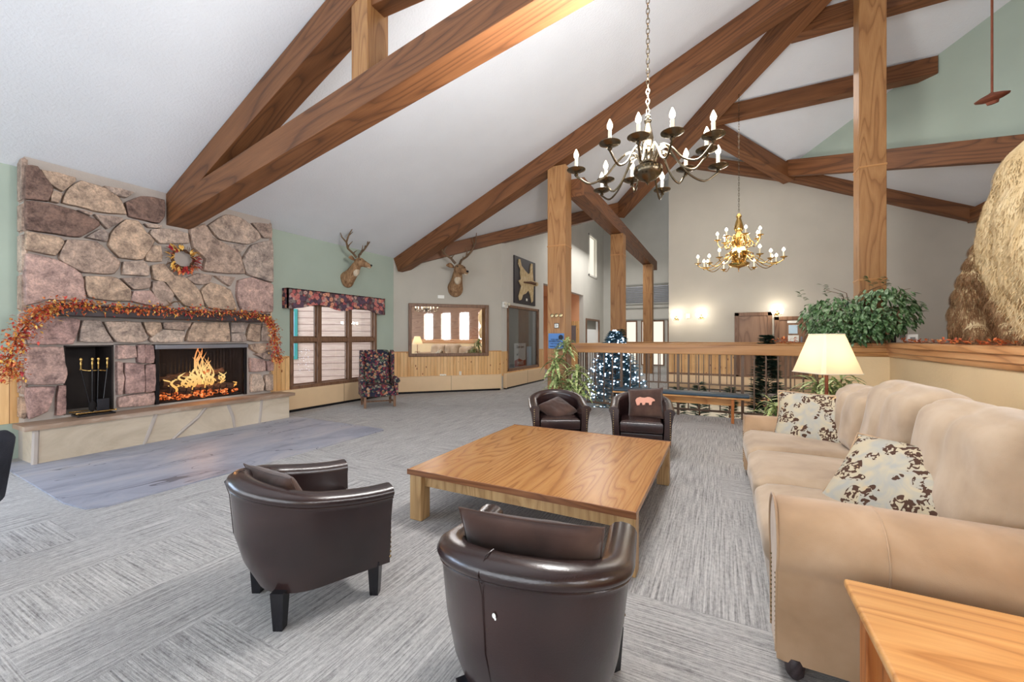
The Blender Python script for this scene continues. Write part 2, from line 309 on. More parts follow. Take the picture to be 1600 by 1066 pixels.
# ------------------------------------------------------------------ mesh builder
class MB:
    def __init__(s): s.bm = bmesh.new(); s.mi = 0
    def _new(s, n0): pass
    def box(s, c, size, bev=0.0, mat=None, seg=2):
        b = bmesh.new(); bmesh.ops.create_cube(b, size=1.0)
        for v in b.verts: v.co = Vector((v.co.x*size[0], v.co.y*size[1], v.co.z*size[2]))
        if bev: bmesh.ops.bevel(b, geom=b.edges[:], offset=min(bev, min(size)*.45), segments=seg, profile=.5, affect='EDGES')
        R = mat if mat else Matrix.Identity(4)
        for v in b.verts: v.co = Vector(c)+(R.to_3x3() @ v.co)
        s.merge(b); return s
    def box2(s, a, b, bev=0.0):
        a = Vector(a); b = Vector(b); d = b-a; return s.box((a+b)/2, (abs(d.x), abs(d.y), abs(d.z)), bev)
    def merge(s, b, mat=None):
        me = bpy.data.meshes.new('tmp'); b.to_mesh(me); b.free()
        if mat is not None: me.transform(mat)
        k = len(s.bm.faces); s.bm.from_mesh(me); bpy.data.meshes.remove(me)
        if s.mi:
            s.bm.faces.ensure_lookup_table()
            for f in s.bm.faces[k:]: f.material_index = s.mi
    def face(s, pts):
        f = s.bm.faces.new([s.bm.verts.new(p) for p in pts]); f.material_index = s.mi; return f
    def tube(s, pts, rad, seg=8, caps=True):
        pts = [Vector(p) for p in pts]; n = len(pts)
        if not isinstance(rad, (list, tuple)): rad = [rad]*n
        rings = []; prev = None
        for i, p in enumerate(pts):
            t = (pts[min(i+1, n-1)]-pts[max(i-1, 0)])
            if t.length < 1e-9: t = Vector((0, 0, 1))
            t.normalize()
            if prev is None:
                a = Vector((0, 0, 1)) if abs(t.z) < .9 else Vector((1, 0, 0)); u = t.cross(a).normalized()
            else: u = (prev-t*prev.dot(t)); u = u.normalized() if u.length > 1e-6 else t.orthogonal().normalized()
            prev = u; w_ = t.cross(u)
            rings.append([s.bm.verts.new(p+(u*cos(2*pi*k/seg)+w_*sin(2*pi*k/seg))*rad[i]) for k in range(seg)])
        for i in range(n-1):
            for k in range(seg):
                f = s.bm.faces.new((rings[i][k], rings[i][(k+1) % seg], rings[i+1][(k+1) % seg], rings[i+1][k])); f.material_index = s.mi
        if caps:
            for rg in (rings[0][::-1], rings[-1]):
                f = s.bm.faces.new(rg); f.material_index = s.mi
        return s
    def lathe(s, prof, c=(0, 0, 0), seg=16, axis=None):
        c = Vector(c); R = axis if axis else Matrix.Identity(3); rings = []
        for r, z in prof:
            rings.append([s.bm.verts.new(c+R @ Vector((max(r, 1e-4)*cos(2*pi*k/seg), max(r, 1e-4)*sin(2*pi*k/seg), z))) for k in range(seg)])
        for i in range(len(rings)-1):
            for k in range(seg):
                f = s.bm.faces.new((rings[i][k], rings[i][(k+1) % seg], rings[i+1][(k+1) % seg], rings[i+1][k])); f.material_index = s.mi
        for rg in (rings[0][::-1], rings[-1]):
            f = s.bm.faces.new(rg); f.material_index = s.mi
        return s
    def prism(s, poly, h0, h1, fn=lambda a, b, c: (a, b, c)):
        lo = [s.bm.verts.new(fn(a, b, h0)) for a, b in poly]; hi = [s.bm.verts.new(fn(a, b, h1)) for a, b in poly]; n = len(poly)
        fs = [s.bm.faces.new(lo[::-1]), s.bm.faces.new(hi)]+[s.bm.faces.new((lo[i], lo[(i+1) % n], hi[(i+1) % n], hi[i])) for i in range(n)]
        for f in fs: f.material_index = s.mi
        return s
    def sphere(s, c, r, seg=12, sc=(1, 1, 1), R=None):
        b = bmesh.new(); bmesh.ops.create_uvsphere(b, u_segments=seg, v_segments=max(6, seg*2//3), radius=1)
        for v in b.verts:
            q = Vector((v.co.x*sc[0]*r, v.co.y*sc[1]*r, v.co.z*sc[2]*r))
            v.co = Vector(c)+(R @ q if R else q)
        s.merge(b); return s
    def leaf(s, p, d, L, W, droop=.3, up=Vector((0, 0, 1)), n=3):
        p = Vector(p); d = Vector(d).normalized(); side = d.cross(up)
        side = side.normalized() if side.length > 1e-4 else Vector((1, 0, 0))
        prev = None
        for i in range(n+1):
            t = i/n; w_ = W*(sin(pi*min(1, max(.04, t*.93+.04)))**.8)*.5
            q = p+d*(L*t)+Vector((0, 0, -droop*L*t*t)); up_ = Vector((0, 0, w_*.35))
            cur = (s.bm.verts.new(q-side*w_+up_), s.bm.verts.new(q), s.bm.verts.new(q+side*w_+up_))
            if prev:
                for a in (0, 1):
                    f = s.bm.faces.new((prev[a], prev[a+1], cur[a+1], cur[a])); f.material_index = s.mi
            prev = cur
        return s
    def puff(s, c, size, r=.06, n=10, bul=(0, 0, .03), wr=.0, R=None, seed=0, crease=None):
        b = bmesh.new(); bmesh.ops.create_cube(b, size=2.0); bmesh.ops.subdivide_edges(b, edges=b.edges[:], cuts=n, use_grid_fill=True)
        hx, hy, hz = size[0]/2, size[1]/2, size[2]/2; r = min(r, hx, hy, hz)
        for v in b.verts:
            p = v.co.copy(); a = Vector((p.x*hx, p.y*hy, p.z*hz)); q = Vector([max(-h+r, min(h-r, k)) for k, h in zip(a, (hx, hy, hz))])
            dd = a-q; o = q+(dd.normalized()*r if dd.length > 1e-6 else dd)
            ex = (1-p.x**2); ey = (1-p.y**2); ez = (1-p.z**2)
            o.z += math.copysign(bul[2]*max(0, ex*ey)**.6, p.z)*abs(p.z); o.x += math.copysign(bul[0]*max(0, ez*ey)**.6, p.x)*abs(p.x); o.y += math.copysign(bul[1]*max(0, ex*ez)**.6, p.y)*abs(p.y)
            if wr: o += Vector((1, 1, 1))*wr*noise.noise(o*5+Vector((seed, seed*2, 0)))
            if crease: o += crease(p, o)
            v.co = Vector(c)+(R @ o if R else o)
        s.merge(b); return s
    def build(s, name, mat, parent=None, smooth=True, ang=50, mat4=None, loc=None, rot=None, uvm=None):
        bmesh.ops.recalc_face_normals(s.bm, faces=s.bm.faces[:]) if s.bm.faces else None
        me = bpy.data.meshes.new(name); s.bm.to_mesh(me); s.bm.free()
        for m_ in (mat if isinstance(mat, (list, tuple)) else [mat]): me.materials.append(M[m_] if isinstance(m_, str) else m_)
        if smooth and len(me.polygons):
            me.polygons.foreach_set('use_smooth', [True]*len(me.polygons)); me.set_sharp_from_angle(angle=radians(ang))
        o = bpy.data.objects.new(name, me); COL.objects.link(o)
        if smooth and 20 < len(me.polygons) < 30000: wn_ = o.modifiers.new('normals', 'WEIGHTED_NORMAL'); wn_.keep_sharp = True
        if parent: o.parent = parent
        if mat4 is not None: o.matrix_world = mat4
        if loc is not None: o.location = loc
        if rot is not None: o.rotation_euler = rot
        return o
def tag(o, label=None, cat=None, group=None, kind=None):
    if label: o['label'] = label
    if cat: o['category'] = cat
    if group: o['group'] = group
    if kind: o['kind'] = kind
    return o
def thing(name, label, cat, loc=(0, 0, 0), rz=0.0, group=None):
    o = bpy.data.objects.new(name, None); COL.objects.link(o); o.location = loc; o.rotation_euler = (0, 0, rz); o.empty_display_size = .1
    return tag(o, label, cat, group)
def struct(name, mb, mat, **k): o = mb.build(name, mat, **k); o['kind'] = 'structure'; return o
def kids(o): return [c for c in bpy.data.objects if c.parent is o]
def copy_tree(o, parent=None):
    c = o.copy(); COL.objects.link(c); c.parent = parent
    for ch in kids(o): copy_tree(ch, c)
    return c
def rot3(rz=0, rx=0, ry=0): return (Matrix.Rotation(rz, 3, 'Z') @ Matrix.Rotation(ry, 3, 'Y') @ Matrix.Rotation(rx, 3, 'X'))
def text(body, size, mat, parent, loc, rot, name='lettering', align='CENTER', ex=.002):
    c = bpy.data.curves.new(name, 'FONT'); c.body = body; c.size = size; c.align_x = align; c.align_y = 'CENTER'; c.extrude = ex
    tmp = bpy.data.objects.new('tmp', c); COL.objects.link(tmp); bpy.context.view_layer.update()
    me = bpy.data.meshes.new_from_object(tmp.evaluated_get(bpy.context.evaluated_depsgraph_get())); bpy.data.objects.remove(tmp)
    me.materials.clear(); me.materials.append(M[mat]); o = bpy.data.objects.new(name, me); COL.objects.link(o); o.parent = parent; o.location = loc; o.rotation_euler = rot; return o

# ------------------------------------------------------------------ the shell
EAVE = 3.68; S = .443
P1 = lambda x, y: EAVE+S*(x+7.9)
P2 = lambda x, y: 11.8-S*y
P3 = lambda x, y: 6.755-S*x
P4 = lambda x, y: EAVE+S*(y-8.3)
def slab(poly, fn, th=.12):
    b = MB(); lo = [b.bm.verts.new((x, y, fn(x, y))) for x, y in poly]; hi = [b.bm.verts.new((x, y, fn(x, y)+th)) for x, y in poly]; n = len(poly)
    b.bm.faces.new(lo); b.bm.faces.new(hi[::-1])
    for i in range(n): b.bm.faces.new((lo[i], lo[(i+1) % n], hi[(i+1) % n], hi[i]))
    return b
struct('ceiling', slab([(-8.1, -4), (2.2, -4), (2.2, 8.2), (-.48, 10.9), (-.48, 13.6), (-2.6, 13.6), (-7.9, 8.3), (-8.1, 8.3)], P1), 'ceil', smooth=False)
struct('ceiling', slab([(2.2, 8.2), (5.9, 8.2), (5.9, 8.63), (1.57, 12.96), (-.48, 10.9)], P2), 'ceil', smooth=False)
struct('ceiling', slab([(-.48, 10.9), (1.57, 12.96), (5.4, 9.13), (5.4, 13.4), (-.48, 13.4)], P3), 'ceil', smooth=False)
struct('ceiling', slab([(-7.9, 8.3), (-2.6, 13.6), (-2.6, 22.2), (-8.2, 22.2), (-8.2, 8.3)], P4), 'ceil', smooth=False)
struct('ceiling', slab([(-2.7, 13.6), (-1.2, 13.6), (-1.2, 22.2), (-2.7, 22.2)], lambda x, y: 9.6), 'ceil', smooth=False)
struct('ceiling', slab([(2.2, -4), (5.4, -4), (5.4, 8.2), (2.2, 8.2)], lambda x, y: 8.16), 'ceil', smooth=False)

fl = MB()
fl.box2((-8.1, -4, -.25), (5.4, 8.75, 0)); fl.box2((-9.5, 8.75, -.25), (-2.95, 22.2, 0)); fl.box2((-2.95, 12.2, -.25), (5.4, 22.2, 0)); fl.box2((2.42, 8.75, -.25), (5.4, 12.2, 0))
struct('floor', fl, 'carpet', smooth=False)
lf = MB(); lf.box2((-3.2, 8.4, -3.1), (2.8, 12.5, -3.0)); struct('floor', lf, 'lower', smooth=False)
lw = MB(); lw.box2((-3.1, 12.22, -3), (2.6, 12.4, -.25)); lw.box2((-3.1, 8.6, -3), (-2.97, 12.3, -.25)); lw.box2((2.44, 8.6, -3), (2.6, 12.3, -.25)); lw.box2((-3.1, 8.55, -3), (2.6, 8.73, -.25))
struct('wall_lower', lw, 'lower', smooth=False)
ft = MB(); ft.box2((-2.95, 12.17, -.27), (2.42, 12.215, -.02)); ft.box2((-2.95, 8.74, -.27), (2.42, 8.78, -.03)); struct('trim_1', ft, 'railwood', smooth=False)

# left wall with the window opening
wl = MB()
for y0, y1, z0, z1 in ((-4, -3.3, 0, 3.72), (-3.3, .7, 0, .6), (-3.3, .7, 2.5, 3.72), (.7, 1.72, 0, 3.72), (4.78, 5.33, 0, 3.72), (5.33, 7.68, 0, .47), (5.33, 7.68, 2.3, 3.72), (7.68, 8.32, 0, 3.72)):
    wl.box2((-8.1, y0, z0), (-7.9, y1, z1))
struct('wall_left', wl, 'green', smooth=False)
wc = MB()
for y0, y1, z1 in ((-4, -3.35, 1.12), (-3.35, .75, .58), (.75, 1.70, 1.12), (4.8, 5.32, 1.12), (7.70, 8.29, 1.12)):
    wc.box2((-7.9, y0, .45), (-7.88, y1, z1))
struct('wall_left_wainscot', wc, 'pineY', smooth=False)
tr = MB()
for y0, y1 in ((.8, 1.70), (4.8, 5.3), (7.72, 8.28)): tr.box2((-7.9, y0, 1.12), (-7.86, y1, 1.145), .004)
struct('trim_2', tr, 'honey')
# angled mirror wall, built in its own frame: x along the wall from its left corner
MW = Matrix.Translation((-7.9, 8.3, 0)) @ Matrix.Rotation(radians(45), 4, 'Z')
ML = 2.15*sqrt(2)
b = MB(); b.box2((-.02, 0, 0), (ML, .2, 9.6)); struct('wall_mirror_side', b, 'grey', mat4=MW, smooth=False)
b = MB(); b.box2((0, -.02, .45), (ML, 0, 1.12)); struct('wall_mirror_side_wainscot', b, 'pineX', mat4=MW, smooth=False)
b = MB(); b.box2((0, -.04, 1.12), (ML, 0, 1.145), .004); struct('trim_3', b, 'honey', mat4=MW)
# hall wall running on
b = MB()
X2 = -5.75
for y0, y1, z0, z1 in ((10.45, 10.86, 0, 9.8), (10.86, 13.12, 0, .55), (10.86, 13.12, 2.48, 9.8), (13.12, 13.62, 0, 9.8), (13.62, 18.4, 3.5, 9.8), (18.4, 18.75, 0, 9.8), (18.75, 21.1, 2.46, 9.8), (21.1, 22.2, 0, 9.8)):
    if z0 > 2 and y0 in (18.75,):
        b.box2((X2-.2, y0, z0), (X2, 19.25, z1)); b.box2((X2-.2, 19.25, z0), (X2, 21.1, 4.6)); b.box2((X2-.2, 19.25, 6.55), (X2, 21.1, z1)); b.box2((X2-.2, 20.55, 4.6), (X2, 21.1, 6.55))
    else: b.box2((X2-.2, y0, z0), (X2, y1, z1))
struct('wall_hall', b, 'greyl', smooth=False)
b = MB()
for y0, y1, z1 in ((10.47, 10.80, 1.12), (10.80, 13.18, .5), (13.18, 13.6, 1.12)): b.box2((X2, y0, .4), (X2+.02, y1, z1))
struct('wall_hall_wainscot', b, 'pineY', smooth=False)
# high hall window
b = MB(); b.box2((X2-.02, 19.2, 4.55), (X2+.04, 19.28, 6.6)); b.box2((X2-.02, 20.52, 4.55), (X2+.04, 20.6, 6.6)); b.box2((X2-.02, 19.2, 6.52), (X2+.04, 20.6, 6.6)); b.box2((X2-.02, 19.2, 4.55), (X2+.04, 20.6, 4.63))
wn = struct('window_1', b, 'white'); b = MB(); b.box2((X2-.15, 19.26, 4.6), (X2-.12, 20.55, 6.55)); b.build('pane', 'litroom', wn)
# recess with peach walls and pine door
b = MB(); b.box2((-7.6, 18.4, 0), (X2-.2, 18.5, 3.6)); b.box2((-7.7, 13.4, 0), (-7.6, 18.5, 3.6)); b.box2((-7.6, 13.4, 3.5), (X2-.2, 18.5, 3.6)); b.box2((-7.6, 13.42, 0), (X2-.2, 13.6, 3.6))
struct('wall_recess', b, 'peach', smooth=False)
b = MB(); b.box2((X2-.95, 18.34, 0), (X2-.2, 18.4, 2.3), .01); dr = struct('door_1', b, 'pineX')
b = MB(); b.box2((X2-.82, 18.3, 1.15), (X2-.34, 18.345, 2.1)); b.build('door_window', 'steel', dr)
b = MB(); b.sphere((X2-.3, 18.28, 1.05), .035); b.build('door_knob', 'brass', dr)
# second hall doorway and a smaller one
def casing(name, x, y0, y1, z1, m, th=.09, dpt=.05):
    b = MB(); b.box2((x-.02, y0-th, 0), (x+dpt, y0, z1+th), .005); b.box2((x-.02, y1, 0), (x+dpt, y1+th, z1+th), .005); b.box2((x-.02, y0, z1), (x+dpt, y1, z1+th), .005); return struct(name, b, m)
casing('door_2', X2, 18.84, 21.0, 2.36, 'frame')
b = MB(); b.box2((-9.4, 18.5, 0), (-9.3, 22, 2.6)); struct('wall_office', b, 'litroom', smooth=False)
b = MB(); b.box2((X2-.16, 18.84, 1.95), (X2-.13, 21.0, 2.4)); tag(b.build('roller_blind', 'grille'), 'grey roller blind across the top of the hall doorway', 'blind')
# hall end wall
b = MB(); b.box2((-8.2, 22.0, 0), (2, 22.2, 9.8)); struct('wall_hall_end', b, 'greyl', smooth=False)
b = MB()
for x0, x1, z0, z1, m in ((-4.6, -2.2, 3.25, 3.30, 0), (-4.6, -2.2, 4.25, 4.32, 0), (-4.6, -2.2, 2.45, 2.5, 0), (-4.6, -2.2, 3.05, 3.1, 0)): b.box2((x0, 21.93, z0), (x1, 22, z1))
struct('trim_4', b, 'grille', smooth=False)
g = thing('vent_grille', 'wide grey louvred grille high on the hall end wall between the posts', 'vent', (-3.4, 21.97, 3.35))
b = MB(); b.box2((-1.2, 0, 0), (1.2, .02, .85)); b.build('backing', 'steel', g)
for i in range(9):
    b = MB(); b.box((0, -.02, .06+i*.09), (2.36, .05, .018), mat=Matrix.Rotation(.5, 4, 'X')); b.build('louvre', 'grille', g)
for i, (x0, x1) in enumerate(((-4.55, -3.95), (-3.75, -2.6), (-2.45, -2.2))):
    b = MB(); b.box2((x0, 21.95, .1), (x1, 21.99, 2.42)); wn = struct('window_%d' % (i+2), b, 'frame'); b = MB(); b.box2((x0+.07, 21.94, .15), (x1-.07, 21.96, 2.35)); b.build('pane', 'litroom', wn)
# far lobby wall
YF = 13.2
b = MB()
b.prism([(-1.44, 0), (5.3, 0), (5.3, P3(5.3, 0)+.05), (-.48, P3(-.48, 0)+.02), (-1.44, P1(-1.44, 0)+.05)], YF, YF+.2, lambda a, c, h: (a, h, c)); struct('wall_far', b, 'grey', smooth=False)
b = MB(); b.box2((-1.44, YF+.2, 0), (-1.3, 22, 9.8)); struct('wall_passage', b, 'greyl', smooth=False)
b = MB(); b.box2((-1.44, YF-.02, .47), (3.2, YF, 1.16)); struct('wall_far_wainscot', b, 'pineX', smooth=False)
b = MB(); b.box2((-1.44, YF-.06, .42), (3.2, YF, .475), .005); b.box2((-1.44, YF-.05, 1.16), (3.2, YF, 1.2), .005); struct('trim_5', b, 'frame')
b = MB(); b.box2((-1.44, YF-.1, .04), (3.2, YF, .42), .01); tag(b.build('baseboard_heater', 'heater'), 'long cream baseboard heater under the far lobby wainscot', 'heater')
b = MB(); b.box((0, 0, 0), (.01, .01, .01))
# right wall, rear wall
b = MB(); b.box2((5.2, -4, 0), (5.4, -2.2, 8.3)); b.box2((5.2, -2.2, 0), (5.4, 4.2, 1.3)); b.box2((5.2, -2.2, 3.1), (5.4, 4.2, 8.3)); b.box2((5.2, 4.2, 0), (5.4, 13.4, 8.3))
for k in range(5): b.box2((5.2, -2.2+k*1.42, 1.3), (5.4, -1.47+k*1.42, 3.1))
struct('wall_right', b, 'doorY', smooth=False)
b = MB(); b.box2((-8.1, -4.2, 0), (5.4, -4, .5)); b.box2((-8.1, -4.2, 3.6), (5.4, -4, 8.3))
for x in (-8.1, -5.4, -2.7, 0, 2.7, 5.1): b.box2((x, -4.2, .5), (x+.3, -4, 3.6))
struct('wall_back', b, 'green', smooth=False)
# sage gable wall set at 45 degrees above the lobby
b = MB(); n1 = Vector((1.57, 12.96)); n2 = Vector((5.3, 9.23))
pts = [(n1.x, n1.y, P3(n1.x, 0)), (n2.x, n2.y, P3(n2.x, 0)), (n2.x, n2.y, P2(0, n2.y)), (n1.x+.001, n1.y, P2(0, n1.y)+.03)]
off = Vector((.1, .1, 0)); lo = [b.bm.verts.new(p) for p in pts]; hi = [b.bm.verts.new(Vector(p)+off) for p in pts]
b.bm.faces.new(lo); b.bm.faces.new(hi[::-1])
for i in range(4): b.bm.faces.new((lo[i], lo[(i+1) % 4], hi[(i+1) % 4], hi[i]))
struct('wall_gable', b, 'green', smooth=False)

# ------------------------------------------------------------------ beams and posts
def beam(name, p0, p1, w_, d, mat='beam', label=None, group='roof timbers', drop=0.0, cat='beam'):
    p0 = Vector(p0); p1 = Vector(p1); X = (p1-p0); L = X.length; X.normalize(); Y = Vector((0, 0, 1)).cross(X).normalized(); Z = X.cross(Y)
    sh = random.uniform(0, 4)
    o = MB().box((sh+L/2, 0, -d/2-drop), (L, w_, d), .008).build(name, mat)
    Mx = Matrix((X, Y, Z)).transposed().to_4x4(); Mx.translation = p0-X*sh; o.matrix_world = Mx
    return tag(o, label, cat, group if group else None)
CX = -7.66
yc = (3.15+3.48)/2
T1 = 'truss of the chimney'
beam('roof_beam', (CX-.1, yc, P1(CX-.1, 0)-.01), (2.1, yc, P1(2.1, 0)-.01), .33, .37, label='upper rafter of the big brown truss that starts on the stone chimney', group='rafters', drop=0)
beam('roof_beam', (CX-.1, yc, 3.26+.36), (2.1, yc, 3.26+.36+.1775*9.8), .325, .35, label='lower sloping chord of the brown truss above the fireplace', group='rafters')
b = MB(); zk0 = 3.3+.36+.1775*4.18; b.box((0, 0, .45), (.24, .31, 1.12), .006)
o = b.build('king_post', 'post', loc=(-3.5, yc, zk0-.02)); tag(o, 'short upright timber between the two chords of the fireplace truss', 'post')
beam('roof_beam', (-3.4, yc, 5.33), (-.6, yc, 5.22), .2, .2, label='short level web timber at the top of the upright in the fireplace truss', group=None)
beam('roof_beam', (-7.9, 8.47, P1(-7.9, 0)-.01), (2.1, 8.47, P1(2.1, 0)-.01), .34, .40, label='long rafter from the end of the sage wall up over the square oak post', group='rafters')
beam('roof_beam', (-7.72, 8.5, P1(-7.70, 0)+.02), (-2.95, 13.3, P1(-2.95, 0)+.02), .30, .34, label='valley beam climbing above the mule deer on the taupe wall', group='valley beams')
hp0 = Vector((-3.05, 13.45, P1(-3.05, 0))); hp1 = Vector((2.2, 8.2, P1(2.2, 0)))
beam('roof_beam', hp0+Vector((0, 0, .0)), hp1, .34, .42, label='long diagonal valley beam passing behind the near chandelier', group='valley beams')
beam('roof_beam', (-.55, 10.85, P2(0, 10.85)-.02), (1.65, 13.05, P2(0, 13.05)-.02), .30, .36, label='short valley beam falling to the taupe wall right of the far chandelier chain', group='valley beams')
beam('roof_beam', (-.2, 10.9, P2(0, 10.9)+.02), (3.72, 10.9, P2(0, 10.9)+.02), .26, .34, label='level ceiling beam ending on the sage gable, lower of the two', group='ceiling purlins')
beam('roof_beam', (1.2, 9.45, P2(0, 9.45)+.02), (5.15, 9.45, P2(0, 9.45)+.02), .26, .36, label='level ceiling beam above, crossing behind the tall post at the top edge', group='ceiling purlins')
beam('roof_beam', (1.5, 12.9, P3(1.5, 0)+.12), (5.25, 9.15, P3(5.25, 0)+.12), .22, .40, label='sloping beam along the foot of the sage gable', group='wall plate beams')
beam('roof_beam', (-1.0, YF-.1, 6.95), (1.6, YF-.1, P3(1.6, 0)), .2, .32, label='sloping beam on top of the taupe wall, left half near the chandelier chain', group='wall plate beams')
beam('roof_beam', (1.5, YF-.1, P3(1.5, 0)+.02), (5.2, YF-.1, P3(5.2, 0)+.02), .2, .31, label='sloping beam on top of the taupe wall behind the tall post', group='wall plate beams')
beam('roof_beam', (5.1, YF-.1, P3(5.2, 0)), (5.1, 9.4, P3(5.2, 0)), .18, .3, label='level wall beam running behind the blond bear', group='wall plate beams')
beam('header_beam', (-2.88, 8.70, 5.07), (-2.86, 19.9, 5.07), .36, .40, label='long level beam carried by the row of square oak posts', group=None)
def post(name, x0, x1, y0, y1, ztop, label, seams):
    t = thing(name, label, 'post', ((x0+x1)/2, (y0+y1)/2, 0), 0, 'square oak posts')
    z = 0; w_ = x1-x0; d = y1-y0
    for s_ in list(seams)+[ztop]:
        MB().box((0, 0, (z+s_)/2), (w_, d, s_-z-.012), .012).build('post_section', 'post', t); z = s_
    for s_ in seams: MB().box((0, 0, s_), (w_+.012, d+.012, .03), .004).build('seam_band', 'railwood', t)
    return t
PA = post('square_post', -3.42, -3.0, 8.32, 8.72, P1(-3.42, 0)-.38, 'square oak post nearest the mule deer wall, with the blue notice', (3.53,))
post('square_post', -3.0, -2.62, 12.3, 12.7, 4.66, 'middle square oak post behind the lit blue spruce', (4.02,))
post('square_post', -3.0, -2.62, 18.0, 18.4, 4.66, 'farthest square oak post beside the grille', (3.45,))
post('square_post', 2.06, 2.42, 8.80, 9.14, 7.6, 'tall square oak post behind the ficus on the half wall', (2.5, 4.4))

# ------------------------------------------------------------------ railings and half wall
def railing(y, x0, x1, label, zb, sp=.185, xref=.34, posts=()):
    t = thing('balcony_railing', label, 'railing', ((x0+x1)/2, y, 0)); c = (x0+x1)/2
    MB().box2((x0-c, -.075, 1.2), (x1-c, .075, 1.39), .012).build('top_rail', 'railwood', t)
    MB().box2((x0-c, -.09, 1.385), (x1-c, .09, 1.405), .006).build('rail_cap', 'railwood', t)
    MB().box2((x0-c, -.02, zb-.02), (x1-c, .02, zb+.02), .004).build('bottom_rail', 'bronze', t)
    k = math.ceil((x0-xref)/sp); x = xref+k*sp
    while x < x1:
        th = .024 if (round((x-xref)/sp) % 6 == 0) else .011
        MB().box2((x-c-th, -th, 0 if th > .02 else zb), (x-c+th, th, 1.2)).build('baluster', 'bronze', t); x += sp
    return t
railing(8.66, -2.97, 1.62, 'near oak and bronze balcony railing behind the bench', .12)
railing(12.12, -2.6, 2.4, 'far oak and bronze balcony railing across the stairwell', .27, .185, .3)
t = thing('balcony_railing', 'short side railing running away beside the potted dracaena', 'railing', (-2.9, 10.4, 0))
MB().box2((-.075, -1.65, 1.2), (.075, 1.72, 1.39), .012).build('top_rail', 'railwood', t)
MB().box2((-.02, -1.65, .1), (.02, 1.72, .14)).build('bottom_rail', 'bronze', t)
for i in range(18): MB().box2((-.011, -1.5+i*.185-.011, .12), (.011, -1.5+i*.185+.011, 1.2)).build('baluster', 'bronze', t)
b = MB(); b.box2((2.4, -4, 0), (2.56, 8.78, 1.22)); b.box2((1.62, 8.6, 0), (2.56, 8.78, 1.22)); struct('wall_half', b, 'cream', smooth=False)
b = MB()
prof = [(0, 1.44), (-.06, 1.44), (-.08, 1.425), (-.08, 1.37), (-.05, 1.355), (-.05, 1.335), (-.055, 1.29), (-.03, 1.27), (-.03, 1.235), (-.02, 1.215), (0, 1.21)]
b.prism([(2.4+a, z) for a, z in prof]+[(2.62, 1.21), (2.62, 1.44)], -4, 8.6, lambda a, c, h: (a, h, c))
struct('trim_6', b, 'capwood')
b = MB(); b.prism([(8.6+a, z) for a, z in prof]+[(8.8, 1.21), (8.8, 1.44)], 1.6, 2.62, lambda a, c, h: (h, a, c)); struct('trim_7', b, 'railwood')
b = MB(); b.box2((2.62, 1.0, 0), (4.6, 8.55, 1.40)); struct('trim_8', b, 'capwood', smooth=False)

# ------------------------------------------------------------------ heaters
def heater(L, label, mat4):
    t = thing('baseboard_heater', label, 'heater'); t.matrix_world = mat4
    MB().box2((0, -.11, .05), (L, 0, .46), .012).build('cover', 'heater', t)
    MB().box2((.02, -.09, 0), (L-.02, 0, .05)).build('base_gap', 'black', t)
    MB().box2((-.012, -.12, .04), (.012, 0, .47), .004).build('end_cap', 'heater', t); MB().box2((L-.012, -.12, .04), (L+.012, 0, .47), .004).build('end_cap', 'heater', t)
    k = int(L/1.9); b = MB()
    for i in range(1, k+1): b.box((L*i/(k+1), -.111, .255), (.008, .004, .41))
    if k: b.build('seam', 'frame', t)
    return t
RL = lambda x, y: Matrix.Translation((x, y, 0)) @ Matrix.Rotation(radians(90), 4, 'Z')
heater(3.27, 'cream baseboard heater under the triple window', RL(-7.89, 4.95))
heater(ML-.14, 'cream baseboard heater below the framed mirror', MW @ Matrix.Translation((.1, 0, 0)))
heater(2.9, 'cream baseboard heater below the display window', RL(X2+.01, 10.55))
heater(3.0, 'short cream heater cover left of the hearth', RL(-7.89, -1.6))

# ------------------------------------------------------------------ fireplace
XF = -7.65
fp = thing('stone_fireplace', 'floor to ceiling fieldstone fireplace with firebox and tool niche', 'fireplace', (XF, 3.25, 0))
def loc(b, name, mat, parent, **k):      # mesh given in world coordinates, re-based on its parent
    o = b.build(name, mat, parent, **k); o.matrix_parent_inverse = Matrix.Translation(-Vector(parent.location)); return o
b = MB()
Y0, Y1, ZT = 1.70, 4.80, 3.82
b.box2((-8.7, Y0, 0), (XF-.04, 2.04, ZT)); b.box2((-8.7, 2.54, 0), (XF-.04, 2.97, 1.43)); b.box2((-8.7, 4.36, 0), (XF-.04, Y1, ZT))
b.box2((-8.7, 2.04, 1.42), (XF-.04, 4.36, ZT)); b.box2((-8.7, 2.04, 0), (XF-.04, 2.54, .5)); b.box2((-8.7, 2.97, 0), (XF-.04, 4.36, .5))
loc(b, 'masonry', 'mortar', fp, smooth=False)
b = MB(); b.box2((-8.3, 2.04, .5), (-8.26, 2.54, 1.42)); b.box2((-8.3, 2.04, .5), (XF-.05, 2.06, 1.42)); b.box2((-8.3, 2.52, .5), (XF-.05, 2.54, 1.42)); b.box2((-8.3, 2.04, 1.4), (XF-.05, 2.54, 1.42)); loc(b, 'tool_niche_lining', 'darkstone', fp, smooth=False)
b = MB(); b.box2((-8.42, 2.98, .5), (-8.38, 4.35, 1.43)); b.box2((-8.4, 2.97, .5), (XF-.05, 2.99, 1.43)); b.box2((-8.4, 4.34, .5), (XF-.05, 4.36, 1.43)); b.box2((-8.4, 2.97, 1.41), (XF-.05, 4.36, 1.43)); b.box2((-8.4, 2.97, .49), (XF-.05, 4.36, .52)); loc(b, 'firebox_lining', 'soot', fp, smooth=False)
